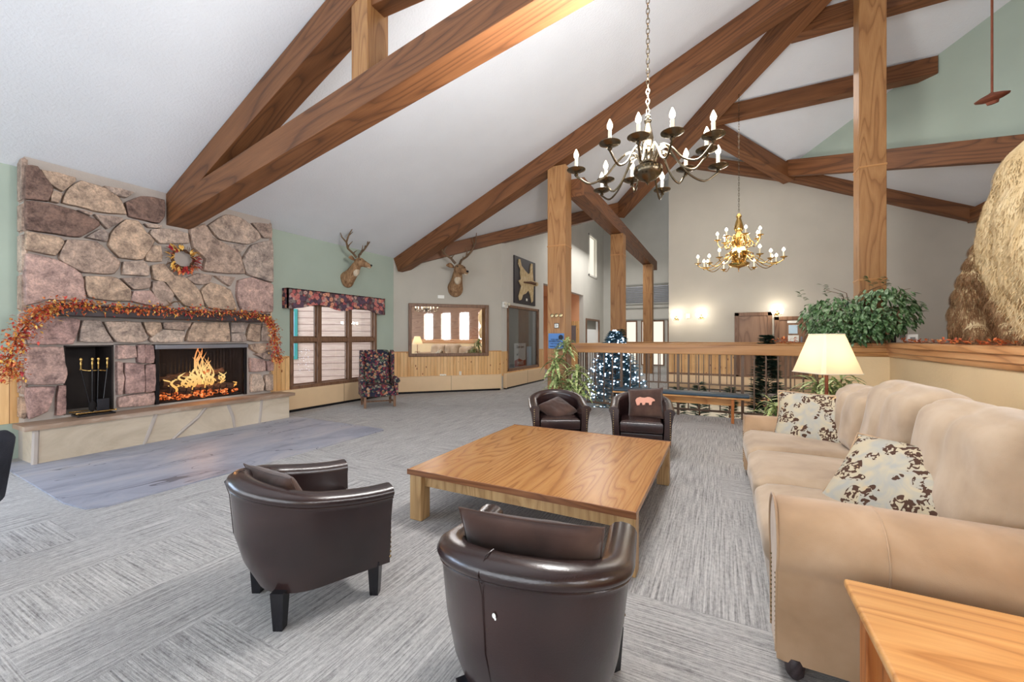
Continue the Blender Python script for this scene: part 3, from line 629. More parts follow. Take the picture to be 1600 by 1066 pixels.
UP = [[(100,90),(190,105),(230,160),(270,215),(245,280),(105,262)],[(210,120),(385,160),(385,180),(320,228),(260,190)],[(275,232),(315,245),(300,290),(262,280)],[(420,178),(560,220),(620,270),(655,350),(520,335),(325,290),(345,225)],[(540,205),(690,238),(650,262),(590,245)],[(730,258),(850,275),(852,360),(825,395),(670,360),(652,290)],[(105,275),(220,292),(380,330),(500,385),(512,410),(415,468),(250,445),(110,425)],[(400,330),(468,345),(460,356)],[(487,352),(630,370),(625,385),(555,425)],[(125,440),(310,475),(328,500),(285,562),(130,530)],[(450,470),(520,430),(552,450),(550,490)],[(345,485),(500,495),(560,545),(620,600),(590,660),(430,650),(330,600),(310,570)],[(650,378),(715,385),(750,440),(800,490),(740,585),(620,575),(565,510),(575,450)],[(750,400),(835,408),(830,420),(770,418)],[(790,430),(880,428),(970,450),(975,500),(830,500),(778,455)],[(800,512),(830,515),(835,595),(760,590),(762,540)],[(640,600),(740,595),(768,625),(762,668),(635,662)],[(120,550),(300,590),(420,660),(445,795),(250,790),(120,825)],[(440,672),(600,680),(670,740),(672,800),(540,795),(460,780)],[(630,682),(775,682),(770,735),(690,738)],[(690,750),(775,752),(820,800),(815,830),(672,800)],[(790,700),(840,700),(900,770),(870,830),(830,825),(790,750)],[(790,615),(850,610),(900,670),(960,680),(1030,745),(1060,830),(960,830),(910,770),(860,705),(795,690)],[(985,430),(1060,400),(1100,470),(1240,550),(1270,660),(1100,650),(1050,640),(1065,580),(1000,520)],[(1080,410),(1170,352),(1250,370),(1340,440),(1355,475),(1290,505),(1140,480)],[(1310,395),(1408,405),(1408,470),(1370,470)],[(1150,500),(1280,515),(1240,552)],[(1310,510),(1410,485),(1415,705),(1280,660),(1255,590)],[(965,680),(1030,660),(1100,668),(1080,710),(1010,712)],[(1115,670),(1215,680),(1190,722)],[(1040,750),(1090,705),(1190,740),(1230,850),(1075,835)],[(1240,695),(1300,680),(1418,715),(1415,860),(1255,850),(1232,770)]]
DN = [[(160,55),(405,65),(400,110),(370,190),(145,190)],[(425,70),(510,70),(580,185),(412,175)],[(535,75),(720,80),(760,165),(730,180),(600,180)],[(745,80),(825,80),(835,115),(790,155),(765,130)],[(845,80),(990,78),(960,120),(850,110)],[(775,165),(840,120),(955,125),(940,180),(790,182)],[(1000,80),(1180,80),(1190,140),(1188,178),(965,178)],[(1200,82),(1290,80),(1260,132),(1200,130)],[(1200,138),(1265,140),(1275,178),(1200,178)],[(1300,90),(1350,95),(1345,178),(1280,170)],[(1365,85),(1410,85),(1412,175),(1355,175)],[(140,212),(320,210),(330,290),(345,350),(325,395),(140,400)],[(130,420),(280,415),(240,540),(150,580)],[(300,410),(335,410),(340,555),(290,560)],[(610,200),(695,205),(700,260),(610,268)],[(710,200),(745,200),(745,290),(712,285)],[(752,200),(795,200),(795,290),(752,290)],[(608,285),(635,290),(635,450),(608,455)],[(650,290),(740,300),(745,440),(648,450)],[(752,305),(800,300),(800,435),(752,440)],[(615,470),(798,445),(798,505),(615,520)],[(1300,195),(1405,190),(1408,215),(1340,240),(1300,215)],[(1320,245),(1410,228),(1412,270),(1370,268)],[(1300,265),(1370,278),(1375,330),(1302,335)],[(1385,282),(1415,282),(1415,330),(1388,330)],[(1305,350),(1350,350),(1370,400),(1360,435),(1308,440)],[(1378,355),(1418,350),(1420,430),(1382,432)]]
def fill(): return [[(440,900),(470,900),(460,960),(440,960)]]
b = MB(); lay = b.bm.loops.layers.float_color.new('tint')
rs = random.Random(3)
tints = [srgb(186, 168, 156), srgb(176, 156, 144), srgb(192, 176, 164), srgb(168, 150, 140), srgb(186, 164, 146), srgb(172, 158, 150)]
mauve = [srgb(176, 148, 144), srgb(164, 136, 132), srgb(184, 158, 152)]
def stone_piece(poly, oy, tint):
    pts = [at_x(u/3.331, oy+v/3.331, XF) for u, v in poly]
    P = [Vector((max(Y0+.005, min(Y1-.005, p.y)), min(p.z, P1(XF, 0)-.02))) for p in pts]
    ctr = sum(P, Vector((0, 0)))/len(P)
    # subdivide outline and roughen
    out = []
    for i in range(len(P)):
        a, c = P[i], P[(i+1) % len(P)]; k = max(2, int((c-a).length/.07))
        for j in range(k):
            q = a.lerp(c, j/k)
            q = q+(q-ctr).normalized()*.012
            if j == 0: q = q.lerp(ctr, .03)
            nv = noise.noise_vector(Vector((q.x*9, q.y*9, 1.7)))
            out.append(q+Vector((nv.x, nv.y))*.011)
    ar = abs(sum(out[i].x*out[(i+1) % len(out)].y-out[(i+1) % len(out)].x*out[i].y for i in range(len(out))))/2
    hgt = .035+.03*rs.random()
    rings = []
    for sc_, hx in ((1.0, -.05), (1.0, hgt*.75), (.975, hgt*.93), (.94, hgt), (.6, hgt*1.03), (.3, hgt*1.04)):
        rings.append([b.bm.verts.new((XF+hx+(.012*noise.noise(Vector((q.x*6, q.y*6, 5)))*(1 if hx > 0 else 0)), ctr.x+(q.x-ctr.x)*sc_, ctr.y+(q.y-ctr.y)*sc_)) for q in out])
    fs = []; n = len(out)
    for i in range(len(rings)-1):
        for j in range(n): fs.append(b.bm.faces.new((rings[i][j], rings[i][(j+1) % n], rings[i+1][(j+1) % n], rings[i+1][j])))
    fs.append(b.bm.faces.new(rings[-1]))
    for f in fs:
        for l_ in f.loops: l_[lay] = tint
for i, p in enumerate(UP):
    stone_piece(p, 230, srgb(126, 104, 96) if i in (0, 6, 5) else (mauve[2] if i in (17, 31, 20) else tints[rs.randrange(6)]))
for i, p in enumerate(DN):
    stone_piece(p, 480, mauve[i % 3] if i in (0, 11, 12, 13, 14, 15, 16, 17, 18, 19, 20, 23, 24) else tints[rs.randrange(6)])
loc(b, 'stonework', 'stone', fp, ang=60)
# chimney side quoins so that the edge reads as stone from the side
b = MB(); lay = b.bm.loops.layers.float_color.new('tint'); z = .5
for yy in (Y0+.005, Y1-.005):
  b = MB(); lay = b.bm.loops.layers.float_color.new('tint'); z = .5
  while z < 3.6:
    h_ = rs.uniform(.28, .6)
    if 1:
        bb = bmesh.new(); bmesh.ops.create_cube(bb, size=1)
        for v in bb.verts: v.co = Vector((-7.77+v.co.x*.2, yy+v.co.y*.05, min(z+h_/2, 3.62)+v.co.z*(h_-.03)))
        bmesh.ops.bevel(bb, geom=bb.edges[:], offset=.015, segments=2, affect='EDGES'); k0 = len(b.bm.faces); b.merge(bb)
        b.bm.faces.ensure_lookup_table(); tt = tints[rs.randrange(6)]
        for f in b.bm.faces[k0:]:
            for l_ in f.loops: l_[lay] = tt
    z += h_
  loc(b, 'side_stones', 'stone', fp, ang=60)
# firebox front
b = MB(); b.box2((XF-.03, 2.99, 1.345), (XF+.03, 4.35, 1.41), .006); loc(b, 'smoke_hood', 'steel', fp)
b = MB(); b.box2((XF-.03, 3.0, .5), (XF, 3.05, 1.35)); b.box2((XF-.03, 4.29, .5), (XF, 4.34, 1.35)); loc(b, 'screen_frame', 'black', fp)
cm = NT('mesh_curtain', .6, .3)
_o = cm.t.nodes['Material Output']; _tr = cm.n('ShaderNodeBsdfTransparent'); _mx = cm.n('ShaderNodeMixShader'); cm.color(srgb(70, 60, 58))
_mx.inputs[0].default_value = .22; cm.l(_tr.outputs[0], _mx.inputs[1]); cm.l(cm.b.outputs[0], _mx.inputs[2]); cm.l(_mx.outputs[0], _o.inputs[0]); M['meshcurtain'] = cm.m
for ya, yb in ((3.05, 3.65), (3.68, 4.29)):
    b = MB(); n = 60; prev = None
    for i in range(n+1):
        y = ya+(yb-ya)*i/n; x = XF-.05+.012*sin(i*1.25); cur = (b.bm.verts.new((x, y, .52)), b.bm.verts.new((x, y, 1.36)))
        if prev: b.bm.faces.new((prev[0], cur[0], cur[1], prev[1]))
        prev = cur
    loc(b, 'mesh_curtain', 'meshcurtain', fp)
# fire
gr = thing('fire_grate', 'black iron grate under the burning logs', 'grate', (-7.98, 3.66, .5))
b = MB(); b.tube([(-.12, -.45, .1), (-.12, .45, .1)], .012); b.tube([(.12, -.45, .1), (.12, .45, .1)], .012)
for i in range(9): b.tube([(-.2, -.4+i*.1, .13), (.18, -.4+i*.1, .09), (.22, -.4+i*.1, .2)], .01)
for sx in (-.12, .12):
    for sy in (-.42, .42): b.tube([(sx, sy, .02), (sx, sy, .1)], .012)
b.build('bars', 'iron', gr)
for i, (p0, p1, r_) in enumerate((((-8.02, 3.12, .68), (-8.0, 4.15, .66), .06), ((-7.86, 3.25, .67), (-7.86, 4.2, .67), .055), ((-7.95, 3.2, .76), (-7.98, 4.05, .80), .055), ((-8.05, 3.3, .86), (-7.85, 4.05, .95), .045), ((-8.06, 3.05, .84), (-8.0, 3.5, .9), .04))):
    b = MB(); p0 = Vector(p0); p1 = Vector(p1); pts = [p0.lerp(p1, t/8)+Vector((0, 0, .015*sin(t*2+i))) for t in range(9)]; b.tube(pts, [r_*(1+.12*sin(t*3.1+i)) for t in range(9)], 10)
    tag(b.build('fire_log', 'log'), ['thick charred log lying at the back of the fire', 'thick log at the front of the grate', 'log on top of the burning stack', 'thin split log leaning across the top of the fire', 'short dark log end at the left of the firebox'][i], 'log', 'logs on the grate')
b = MB(); rr = random.Random(5)
for i in range(150):
    y = rr.gauss(3.66, .27); 
    if not 3.08 < y < 4.27: continue
    b.sphere((rr.uniform(-8.12, -7.74), y, .535+rr.random()*.09), rr.uniform(.02, .045), 6, (1, 1.2, .7))
tag(b.build('ember_bed', 'embers'), 'glowing bed of embers under the logs', 'embers', kind='stuff')
b = MB()
for i in range(64):
    y = rr.gauss(3.66, .23); hgt = max(.1, .66*exp(-((y-3.74)/.11)**2)*rr.uniform(.35, 1)+.13*rr.random()+.08); x = rr.uniform(-8.02, -7.78); z0 = .6+rr.uniform(0, .18); ph = rr.uniform(0, 6); r0 = rr.uniform(.007, .019)
    b.tube([(x+.02*sin(ph+t*3), y+.05*sin(ph+t*6)*(.3+t), z0+hgt*t) for t in [k/8 for k in range(9)]], [r0*(.5+1.2*t)*(1-t)**.8*1.5+.001 for t in [k/8 for k in range(9)]], 6)
tag(b.build('flames', 'fire', ang=80), 'orange flames rising from the logs', 'fire', kind='stuff')
point('firelight', (-7.75, 3.7, .95), 14, (1, .45, .15), .12)
# mantel
mt = thing('mantel_shelf', 'dark stained timber mantel shelf across the fireplace', 'shelf', (-7.5, 3.2, 1.80))
b = MB(); b.box2((-.12, -1.27, 0), (.14, 1.36, .13), .01); b.build('shelf_beam', 'darkwood', mt)
b = MB(); b.box2((-.13, -1.29, .13), (.16, 1.38, .155), .006); b.build('top_board', 'darkwood', mt)
# hearth bench and slate
XH = -7.27
hb = thing('raised_hearth', 'raised sandstone hearth bench with a brown stone cap', 'hearth', (-7.5, 3.3, 0))
b = MB(); ys = [1.68, 2.68, 3.5, 3.95, 4.42, 4.9]
b.box2((-7.66, 1.68, 0), (XH, 4.9, .42), .01); loc(b, 'front_slabs', 'sand', hb)
b = MB()
jl = []
for pts in (((2.72, .0), (2.86, .42)), ((3.05, .0), (3.2, .13), (3.38, .27), (3.5, .42)), ((3.93, 0), (3.9, .2), (3.82, .42)), ((4.34, 0), (4.38, .42))):
    loc(MB().tube([(XH+.001, y, z) for y, z in pts], [.022*(1+.2*sin(i)) for i in range(len(pts))], 6), 'mortar_joint', 'mortar', hb)
loc(MB().tube([(XH+.0, 1.69, 0), (XH+.0, 1.70, .42)], .03, 6), 'mortar_joint', 'mortar', hb)
b = MB(); ol = []
for i in range(33):
    y = 1.60+(4.98-1.60)*i/32; ol.append((XH+.05+.012*noise.noise(Vector((y*5, 0, 0))), y))
b.prism([(-7.66, 1.60)]+ol+[(-7.66, 4.98)], .42, .475); loc(b, 'stone_cap', 'hearthtop', hb, ang=30)
b = MB(); b.prism([(-7.62, 1.5), (-5.35, 1.42), (-5.0, 1.46), (-4.9, 1.58), (-4.9, 4.92), (-4.98, 5.0), (-7.8, 5.02), (-7.8, 4.9), (-7.27, 4.9), (-7.27, 1.68), (-7.62, 1.68)], .0, .014); tag(b.build('slate_apron', 'slate'), 'grey slate slab set in the carpet before the hearth', 'floor slab')
# fire tools
ts = thing('fireplace_tool_set', 'black fireplace tool set with brass handles standing in the niche', 'fire tools', (-7.6, 2.30, .475))
MB().box2((-.13, -.19, .0), (.13, .19, .025), .006).build('base', 'black', ts)
b = MB()
for z in (.05,):
    b.tube([(.12, -.19, z), (.12, .19, z)], .007); b.tube([(-.12, -.19, z), (-.12, .19, z)], .007); b.tube([(.12, -.19, z), (-.12, -.19, z)], .007); b.tube([(.12, .19, z), (-.12, .19, z)], .007)
for sx in (-.12, .12):
    for sy in (-.19, .19): b.sphere((sx, sy, .05), .014, 8)
b.build('gallery_rail', 'gold', ts)
MB().tube([(-.02, 0, .02), (-.02, 0, .72)], .008).build('stand_rod', 'black', ts)
MB().tube([(-.02, -.13, .62), (.01, -.05, .60), (.01, .05, .60), (-.02, .13, .59)], .008).build('hook_bar', 'gold', ts)
for nm, y, lean in (('poker', -.13, .10), ('brush', -.02, .0), ('tongs', .04, -.01), ('shovel', .13, -.05)):
    t_ = MB().tube([(.03, y, .62), (.03, y+lean*.9, .12)], .007).build(nm, 'black', ts)
    b = MB(); b.lathe([(.004, 0), (.01, .01), (.008, .05), (.013, .08), (.008, .11), (.015, .125), (.018, .14), (.01, .155), (.002, .16)], (.03, y, .62), 10); b.build('handle', 'gold', t_)
    if nm == 'shovel': MB().box((.04, y+lean*.9, .13), (.02, .13, .16), .03).build('pan', 'iron', t_)
    if nm == 'brush': MB().lathe([(.01, 0), (.035, .02), (.04, .1), (.015, .14)], (.03, y, .05), 10).build('bristles', 'soot', t_)
# garland
def garland_leaf(b, p, s):
    d = Vector((rr.gauss(0, 1), rr.gauss(0, 1), rr.gauss(0, 1))).normalized(); b.leaf(p, d, s, s*.6, .2, n=2)
gl = thing('autumn_garland', 'orange autumn leaf garland draped along the mantel and down both ends', 'garland', (-7.3, 3.2, 1.97))
path = [Vector(at_x(u, v, -7.36)) for u, v in ((20, 590), (14, 560), (30, 520), (60, 487), (95, 478), (140, 478), (200, 483), (260, 485), (320, 488), (380, 491), (412, 494), (428, 510), (430, 540), (436, 566))]
b = MB(); b.mi = 0
pp = []
for i in range(len(path)-1):
    for k in range(12): pp.append(path[i].lerp(path[i+1], k/12))
for q in pp:
    for _ in range(26):
        r_ = .045 if q.y > 2.1 else .06
        b.mi = rr.choice((0, 0, 0, 1, 2))
        garland_leaf(b, q+Vector((rr.gauss(0, r_*.6), rr.gauss(0, r_), rr.gauss(0, r_*.8))), rr.uniform(.03, .055))
loc(b, 'leaves', ['autumn', 'red', 'yellow'], gl, smooth=False)
b = MB(); b.tube(pp, .006, 5); loc(b, 'vine_stem', 'twig', gl)
# wreath
wr = at_x(285, 405, XF+.06)
wt = thing('autumn_wreath', 'small twig wreath with red and yellow leaves on the chimney stones', 'wreath', wr)
b = MB()
for k in range(7):
    b.tube([(rr.uniform(-.02, .03), (.145+rr.uniform(-.03, .03))*cos(a), (.145+rr.uniform(-.03, .03))*sin(a)) for a in [j*2*pi/20 for j in range(21)]], .006, 5)
for k in range(150):
    a = rr.uniform(0, 2*pi); r0 = rr.uniform(.13, .2); p = Vector((0, r0*cos(a), r0*sin(a))); b.tube([p, p+Vector((rr.uniform(-.02, .03), rr.uniform(.03, .09)*cos(a+.5), rr.uniform(.03, .09)*sin(a+.5)))], .0025, 4)
b.build('twig_ring', 'twig', wt)
b = MB()
for a0, a1, m_, n_ in ((100, 170, 2, 10), (180, 250, 2, 14), (240, 330, 0, 34), (330, 380, 1, 26), (20, 50, 2, 16), (120, 160, 1, 8), (250, 300, 1, 10)):
    for k in range(n_):
        a = radians(rr.uniform(a0, a1)); r0 = rr.uniform(.11, .2); b.mi = m_
        b.leaf((.03+rr.uniform(0, .03), r0*cos(a), r0*sin(a)), (rr.uniform(.1, .5), cos(a)+rr.gauss(0, .5), sin(a)+rr.gauss(0, .5)), rr.uniform(.06, .1), .045, .1, n=2)
b.build('leaves', ['autumn', 'red', 'yellow'], wt, smooth=False)
an = at_x(272, 482, -7.42)
b = MB(); b.tube([(0, -.12, 0), (0, -.05, .07), (0, .0, .11), (0, .08, .12), (0, .13, .07)], [.012, .011, .01, .008, .003]); b.tube([(0, -.05, .07), (0, -.10, .13)], [.01, .004]); b.tube([(0, .04, .12), (0, .08, .04)], [.006, .003]); b.tube([(0, .08, .12), (0, .11, .17)], [.006, .002])
o = b.build('antler_ornament', 'antler', loc=(an.x, an.y, 1.96)); tag(o, 'small dark antler ornament on the mantel below the wreath', 'antler')

# ------------------------------------------------------------------ left window
WY0, WY1, WZ0, WZ1 = 5.33, 7.68, .47, 2.3
def wbox(b, y0, y1, z0, z1, x0=-8.03, x1=-7.87): b.box2((x0, y0, z0), (x1, y1, z1), .008)
b = MB(); wbox(b, WY0, WY0+.07, WZ0, WZ1); wbox(b, WY1-.07, WY1, WZ0, WZ1); wbox(b, WY0, WY1, WZ1-.07, WZ1)
wbox(b, WY0-.02, WY1+.02, WZ0-.02, WZ0+.06, -8.03, -7.82)
wn = struct('window_5', b, 'frame')
for y in (6.02, 6.85): b = MB(); wbox(b, y-.05, y+.05, WZ0+.05, WZ1-.05, -8.02, -7.88); b.build('mullion', 'frame', wn)
b = MB(); wbox(b, WY0+.07, WY1-.07, 1.43, 1.53, -8.01, -7.89); b.build('transom', 'frame', wn)
for y0, y1 in ((5.40, 5.97), (6.07, 6.80), (6.90, 7.61)):
    for z0, z1 in ((.53, 1.43), (1.53, 2.24)):
        b = MB(); e = .025
        b.box2((-7.99, y0, z0), (-7.94, y0+e, z1)); b.box2((-7.99, y1-e, z0), (-7.94, y1, z1)); b.box2((-7.99, y0, z0), (-7.94, y1, z0+e)); b.box2((-7.99, y0, z1-e), (-7.94, y1, z1)); b.build('sash', 'frame', wn, smooth=False)
        b = MB(); b.box2((-7.968, y0+e, z0+e), (-7.962, y1-e, z1-e)); b.build('pane', 'glass', wn, smooth=False)
b = MB()
for y in (-3.3, -2.0, -.65, .64): wbox(b, y-.04, y+.04, .6, 2.5)
wbox(b, -3.3, .7, .56, .64); wbox(b, -3.3, .7, 2.44, 2.52); struct('window_8', b, 'frame')
# valance
va = []
for i in range(41):
    t = i/40; va.append((t, -.02 if t < .07 or t > .93 else (.0+.10*(.5-.5*cos(2*pi*((t-.07)/.86)*2)) )))
b = MB(); yA, yB = 5.16, 7.80
poly = [(yA, 2.52), (yB, 2.52)]+[(yA+(yB-yA)*t, 2.13+a) for t, a in va[::-1]]
b.prism(poly, -7.74, -7.71, lambda a, c, h: (h, a, c)); b.box2((-7.89, yA, 2.12), (-7.71, yA+.02, 2.52)); b.box2((-7.89, yB-.02, 2.12), (-7.71, yB, 2.52)); b.box2((-7.89, yA, 2.5), (-7.71, yB, 2.525), .005)
tag(b.build('window_valance', 'valance', smooth=False), 'padded floral valance with a scalloped edge over the triple window', 'valance')
# outside: neighbouring wing in lap siding
SW = Matrix.Translation((-10.96, 7.5, 0)) @ Matrix.Rotation(radians(45), 4, 'Z')
b = MB(); b.box2((-4, 0, -1), (4.2, .3, 5)); o = b.build('neighbouring_wing', 'siding', mat4=SW, smooth=False); tag(o, 'pinkish lap sided wing of the building outside the triple window', 'building')
wn = struct('window_6', MB().box2((-.45, -.06, .9), (.12, .02, 2.35), .01), 'teal', mat4=SW); b = MB(); b.box2((-.37, -.065, 1.0), (.04, -.055, 2.27)); b.build('pane', 'skyglass', wn)
b = MB(); b.box2((-14, 4, -.1), (-8.2, 12, 0)); struct('ground_outside', b, 'mortar', smooth=False)

# ------------------------------------------------------------------ mirror, wall fittings
def mw(u, v, off=0):
    n_ = Vector((1, -1, 0)); d = ray(u, v); p0 = Vector((-7.9, 8.3, 0))+Vector((.707, -.707, 0))*off; return _C+d*(n_.dot(p0-_C)/n_.dot(d))
def mwl(p): q = MW.inverted() @ Vector(p); return q
a = mwl(mw(638, 474)); c = mwl(mw(763, 556))
mr = thing('wall_mirror', 'wide walnut framed mirror on the angled taupe wall', 'mirror'); mr.matrix_world = MW @ Matrix.Translation(((a.x+c.x)/2, 0, (a.z+c.z)/2))
hw = (c.x-a.x)/2; hh = (a.z-c.z)/2
b = MB(); f_ = .09
b.box2((-hw, -.07, hh-f_), (hw, -.0, hh), .012); b.box2((-hw, -.07, -hh), (hw, 0, -hh+f_), .012); b.box2((-hw, -.068, -hh), (-hw+f_, 0, hh), .012); b.box2((hw-f_, -.068, -hh), (hw, 0, hh), .012); b.build('frame', 'frame', mr)
MB().box2((-hw+f_-.01, -.045, -hh+f_-.01), (hw-f_+.01, -.03, hh-f_+.01)).build('mirror_glass', 'mirror', mr, smooth=False)
q = mwl(mw(689, 464)); o = MB().box2((-.09, -.03, -.045), (.09, 0, .045), .006).build('thermostat_cover', 'white', mat4=MW @ Matrix.Translation((q.x, 0, q.z))); tag(o, 'white control box on the wall above the mirror', 'thermostat')
q = mwl(mw(692, 588)); ot = thing('wall_outlet', 'white double outlet plate low on the pine boards', 'outlet'); ot.matrix_world = MW @ Matrix.Translation((q.x, -.02, q.z)); MB().box2((-.09, -.008, -.06), (.09, 0, .06), .003).build('plate', 'white', ot)
for sx in (-.045, .045): MB().box2((sx-.02, -.012, -.035), (sx+.02, -.006, .035), .003).build('socket', 'offwhite', ot)
q = mwl(mw(719, 584)); o = MB().box2((-.035, -.012, -.07), (.035, 0, .07), .003).build('wall_outlet', 'offwhite', mat4=MW @ Matrix.Translation((q.x, -.02, q.z))); tag(o, 'small upright cream outlet on the pine boards, right of the white one', 'outlet')
# emergency light beside the corner
q = at_x(783, 476, X2); el = thing('emergency_light', 'white twin head emergency light above the display window', 'emergency light', (X2, 10.6, q.z))
MB().box2((0, -.12, -.09), (.09, .12, .09), .02).build('housing', 'white', el)
for sy in (-.1, .1): MB().sphere((.12, sy, .02), .05, 12).build('lamp_head', 'offwhite', el)
# display window
dw = struct('window_7', MB().box2((X2-.06, 10.80, .5), (X2+.03, 10.88, 2.52), .006).box2((X2-.06, 13.08, .5), (X2+.03, 13.16, 2.52), .006).box2((X2-.06, 10.80, 2.44), (X2+.03, 13.16, 2.52), .006).box2((X2-.06, 10.80, .5), (X2+.03, 13.16, .58), .006), 'frame')
b = MB(); b.box2((X2-.04, 10.88, .58), (X2-.03, 13.08, 2.44)); b.build('pane', 'tintglass', dw, smooth=False)
b = MB(); b.box2((-7.4, 10.5, .5), (-7.3, 13.5, 2.7)); b.box2((-7.4, 13.35, .5), (X2-.2, 13.4, 2.7)); b.box2((-7.4, 10.5, .5), (X2-.2, 10.55, 2.7)); b.box2((-7.4, 10.5, 2.65), (X2-.2, 13.4, 2.7)); struct('wall_display', b, 'grille', smooth=False); point('display_case_fill', (-6.6, 11.9, 2.4), 10, (1, .95, .88), .1)  # unseen lamp added to brighten the display interior
b = MB(); b.box2((-7.4, 10.5, .5), (X2-.06, 13.4, .56)); struct('trim_9', b, 'steel', smooth=False)
b = MB(); b.box2((-7.28, 12.2, .56), (-7.2, 13.2, 2.6), .01); tag(b.build('tan_roller_screen', 'pink'), 'tall tan panel standing inside the display window', 'screen')
pq = at_x(818, 560, X2-.2)
po = thing('poster_board', 'white poster board with a red footer behind the display glass', 'sign', (X2-.2, 12.1, .56))
MB().box2((-.01, -.42, 0), (.01, .42, .78)).build('board', 'paper', po)
MB().prism([(-.42, .02), (.42, .02), (.42, .22), (.2, .2), (-.1, .28), (-.42, .22)], .011, .014, lambda a, c, h: (h, a, c)).build('red_footer', 'poster_red', po)
text('MAXS', .17, 'paper', po, (.018, 0, .12), (pi/2, 0, pi/2)); text('Open space', .12, 'ink', po, (.013, 0, .66), (pi/2, 0, pi/2)); text('ad', .13, 'ink', po, (.013, -.22, .42), (pi/2, 0, pi/2))
o = MB().box((0, 0, .33), (.012, .36, .66)).build('paper_notice', 'bluepaper', loc=(X2-.14, 12.68, .56)); tag(o, 'pale blue notice sheet standing right of the poster board', 'sign')
# pelt on board
a = at_x(802, 403, X2); c = at_x(835, 475, X2)
pb = thing('mounted_pelt', 'pale cat pelt spread on a dark wall panel', 'pelt', (X2+.02, (a.y+c.y)/2, 3.35))
hy = (c.y-a.y)/2; hz = .74
MB().box2((-.02, -hy, -hz), (.02, hy, hz), .006).build('panel', 'darkpanel', pb)
U = [(1130,245),(1150,250),(1165,330),(1215,390),(1262,435),(1285,420),(1292,330),(1300,300),(1322,305),(1325,400),(1335,520),(1375,540),(1378,580),(1340,590),(1335,650),(1330,780),(1310,800),(1290,700),(1262,640),(1230,680),(1185,700),(1165,760),(1140,770),(1130,720),(1150,640),(1165,590),(1130,520),(1160,500),(1150,420),(1155,380),(1125,300)]
py_ = lambda u: ((u-1080)/(1375-1080)-.5)*2*hy
def pz_(u, v): f = (u-1080)/295; top = 195+f*100; bot = 800+f*45; return (.5-(v-top)/(bot-top))*2*hz
b = MB(); b.prism([(py_(u), pz_(u, v)) for u, v in U], .02, .045, lambda a, c, h: (h, a, c)); b.build('pelt', 'pelt', pb)
MB().tube([(.05, py_(1190), pz_(1190, 540)), (.055, py_(1290), pz_(1290, 545)), (.06, py_(1350), pz_(1350, 560))], [.02, .045, .05], 8).build('back_stripe', 'twig', pb)
MB().sphere((.07, py_(1370), pz_(1370, 565)), .07, 10).build('head', 'pelt', pb)
MB().box2((.02, py_(1235), -.62), (.03, py_(1252), -.54)).build('plaque', 'white', pb)
# fittings on the nearest post (child of nothing: things hung on it)
def on_post(u, v): return at_y(u, v, 8.31)
p = on_post(877, 493); o = thing('brass_letter_row', 'three brass emblems in a row high on the post with the blue notice', 'ornament', (-3.2, 8.305, p.z))
for i in range(3): MB().lathe([(.03, 0), (.042, .008), (.03, .014)], ((i-1)*.1, -.0, 0), 10, Matrix.Rotation(radians(90), 3, 'X')).build('emblem', 'brass', o)
p = on_post(877, 509); o = thing('square_arrow_sign', 'small black square sign with white arrows on the oak post', 'sign', (-3.2, 8.315, p.z)); MB().box2((-.055, -.01, -.055), (.055, 0, .055), .012).build('plate', 'black', o); MB().box2((-.042, -.014, -.042), (.042, -.008, .042), .004).build('face', 'paper', o)
text('»', .12, 'ink', o, (0, -.016, .012), (pi/2, 0, 0))
p = on_post(876, 533); o = thing('blue_notice', 'blue notice with dark lettering fixed to the oak post', 'sign', (-3.2, 8.315, p.z)); MB().box2((-.19, -.008, -.165), (.17, 0, .165)).build('sheet', 'sign_blue', o)
for s_, z, z2 in (('YOU ARE', .03, .045), ('MEMBER HERE', -.01, .045), ('ONLY FLOOR', -.06, .032), ('RESERVED SPACE', -.12, .03)): text(s_, z2, 'ink', o, (-.04, -.012, z), (pi/2, 0, 0))
MB().lathe([(.04, 0), (.055, .004), (.04, .008)], (.1, -.006, .08), 16, Matrix.Rotation(radians(90), 3, 'X')).build('logo', 'ink', o)

# ------------------------------------------------------------------ far lobby wall fittings
def on_far(u, v): return at_y(u, v, YF-.02)
def door_on_far(name, u0, u1, vt, m='door'):
    a = on_far(u0, vt); c = on_far(u1, vt); zt = a.z
    b = MB(); b.box2((a.x-.02, YF-.06, 0), (a.x+.09, YF, zt), .006); b.box2((c.x-.09, YF-.06, 0), (c.x+.02, YF, zt), .006); b.box2((a.x-.02, YF-.06, zt-.1), (c.x+.02, YF, zt), .006)
    d = struct(name, b, 'frame'); MB().box2((a.x+.09, YF-.035, .02), (c.x-.09, YF-.005, zt-.1)).build('door_leaf', m, d); return d, a, c
d3, a, c = door_on_far('door_3', 1149, 1205, 489)
d4, a, c = door_on_far('door_4', 1211, 1262, 495)
MB().box2((c.x-.16, YF-.06, .95), (c.x-.12, YF-.035, 1.55)).build('door_handle', 'steel', d4)
for nm, u0, u1, v0, v1, m_, lb in (('door_notice', 1230, 1247, 501, 505, 'paper', 'narrow white strip at the top of the notices on the far lobby door'), ('door_notice', 1232, 1246, 508, 521.5, 'bluepaper', 'pale blue notice in the middle of the far lobby door'), ('door_notice', 1231, 1248, 524, 534, 'paper', 'white notice with purple print, lowest on the far lobby door')):
    a = on_far(u0, v1); c = on_far(u1, v0); o = MB().box2((a.x, YF-.045, a.z), (c.x, YF-.036, c.z)).build(nm, m_); tag(o, lb, 'sign', 'notices on the lobby door')
d5, a, c = door_on_far('door_5', 1384, 1407, 480, 'soot')
MB().box2((c.x-.22, YF-.06, 1.45), (c.x-.19, YF-.035, 1.65)).build('door_handle', 'steel', d5)
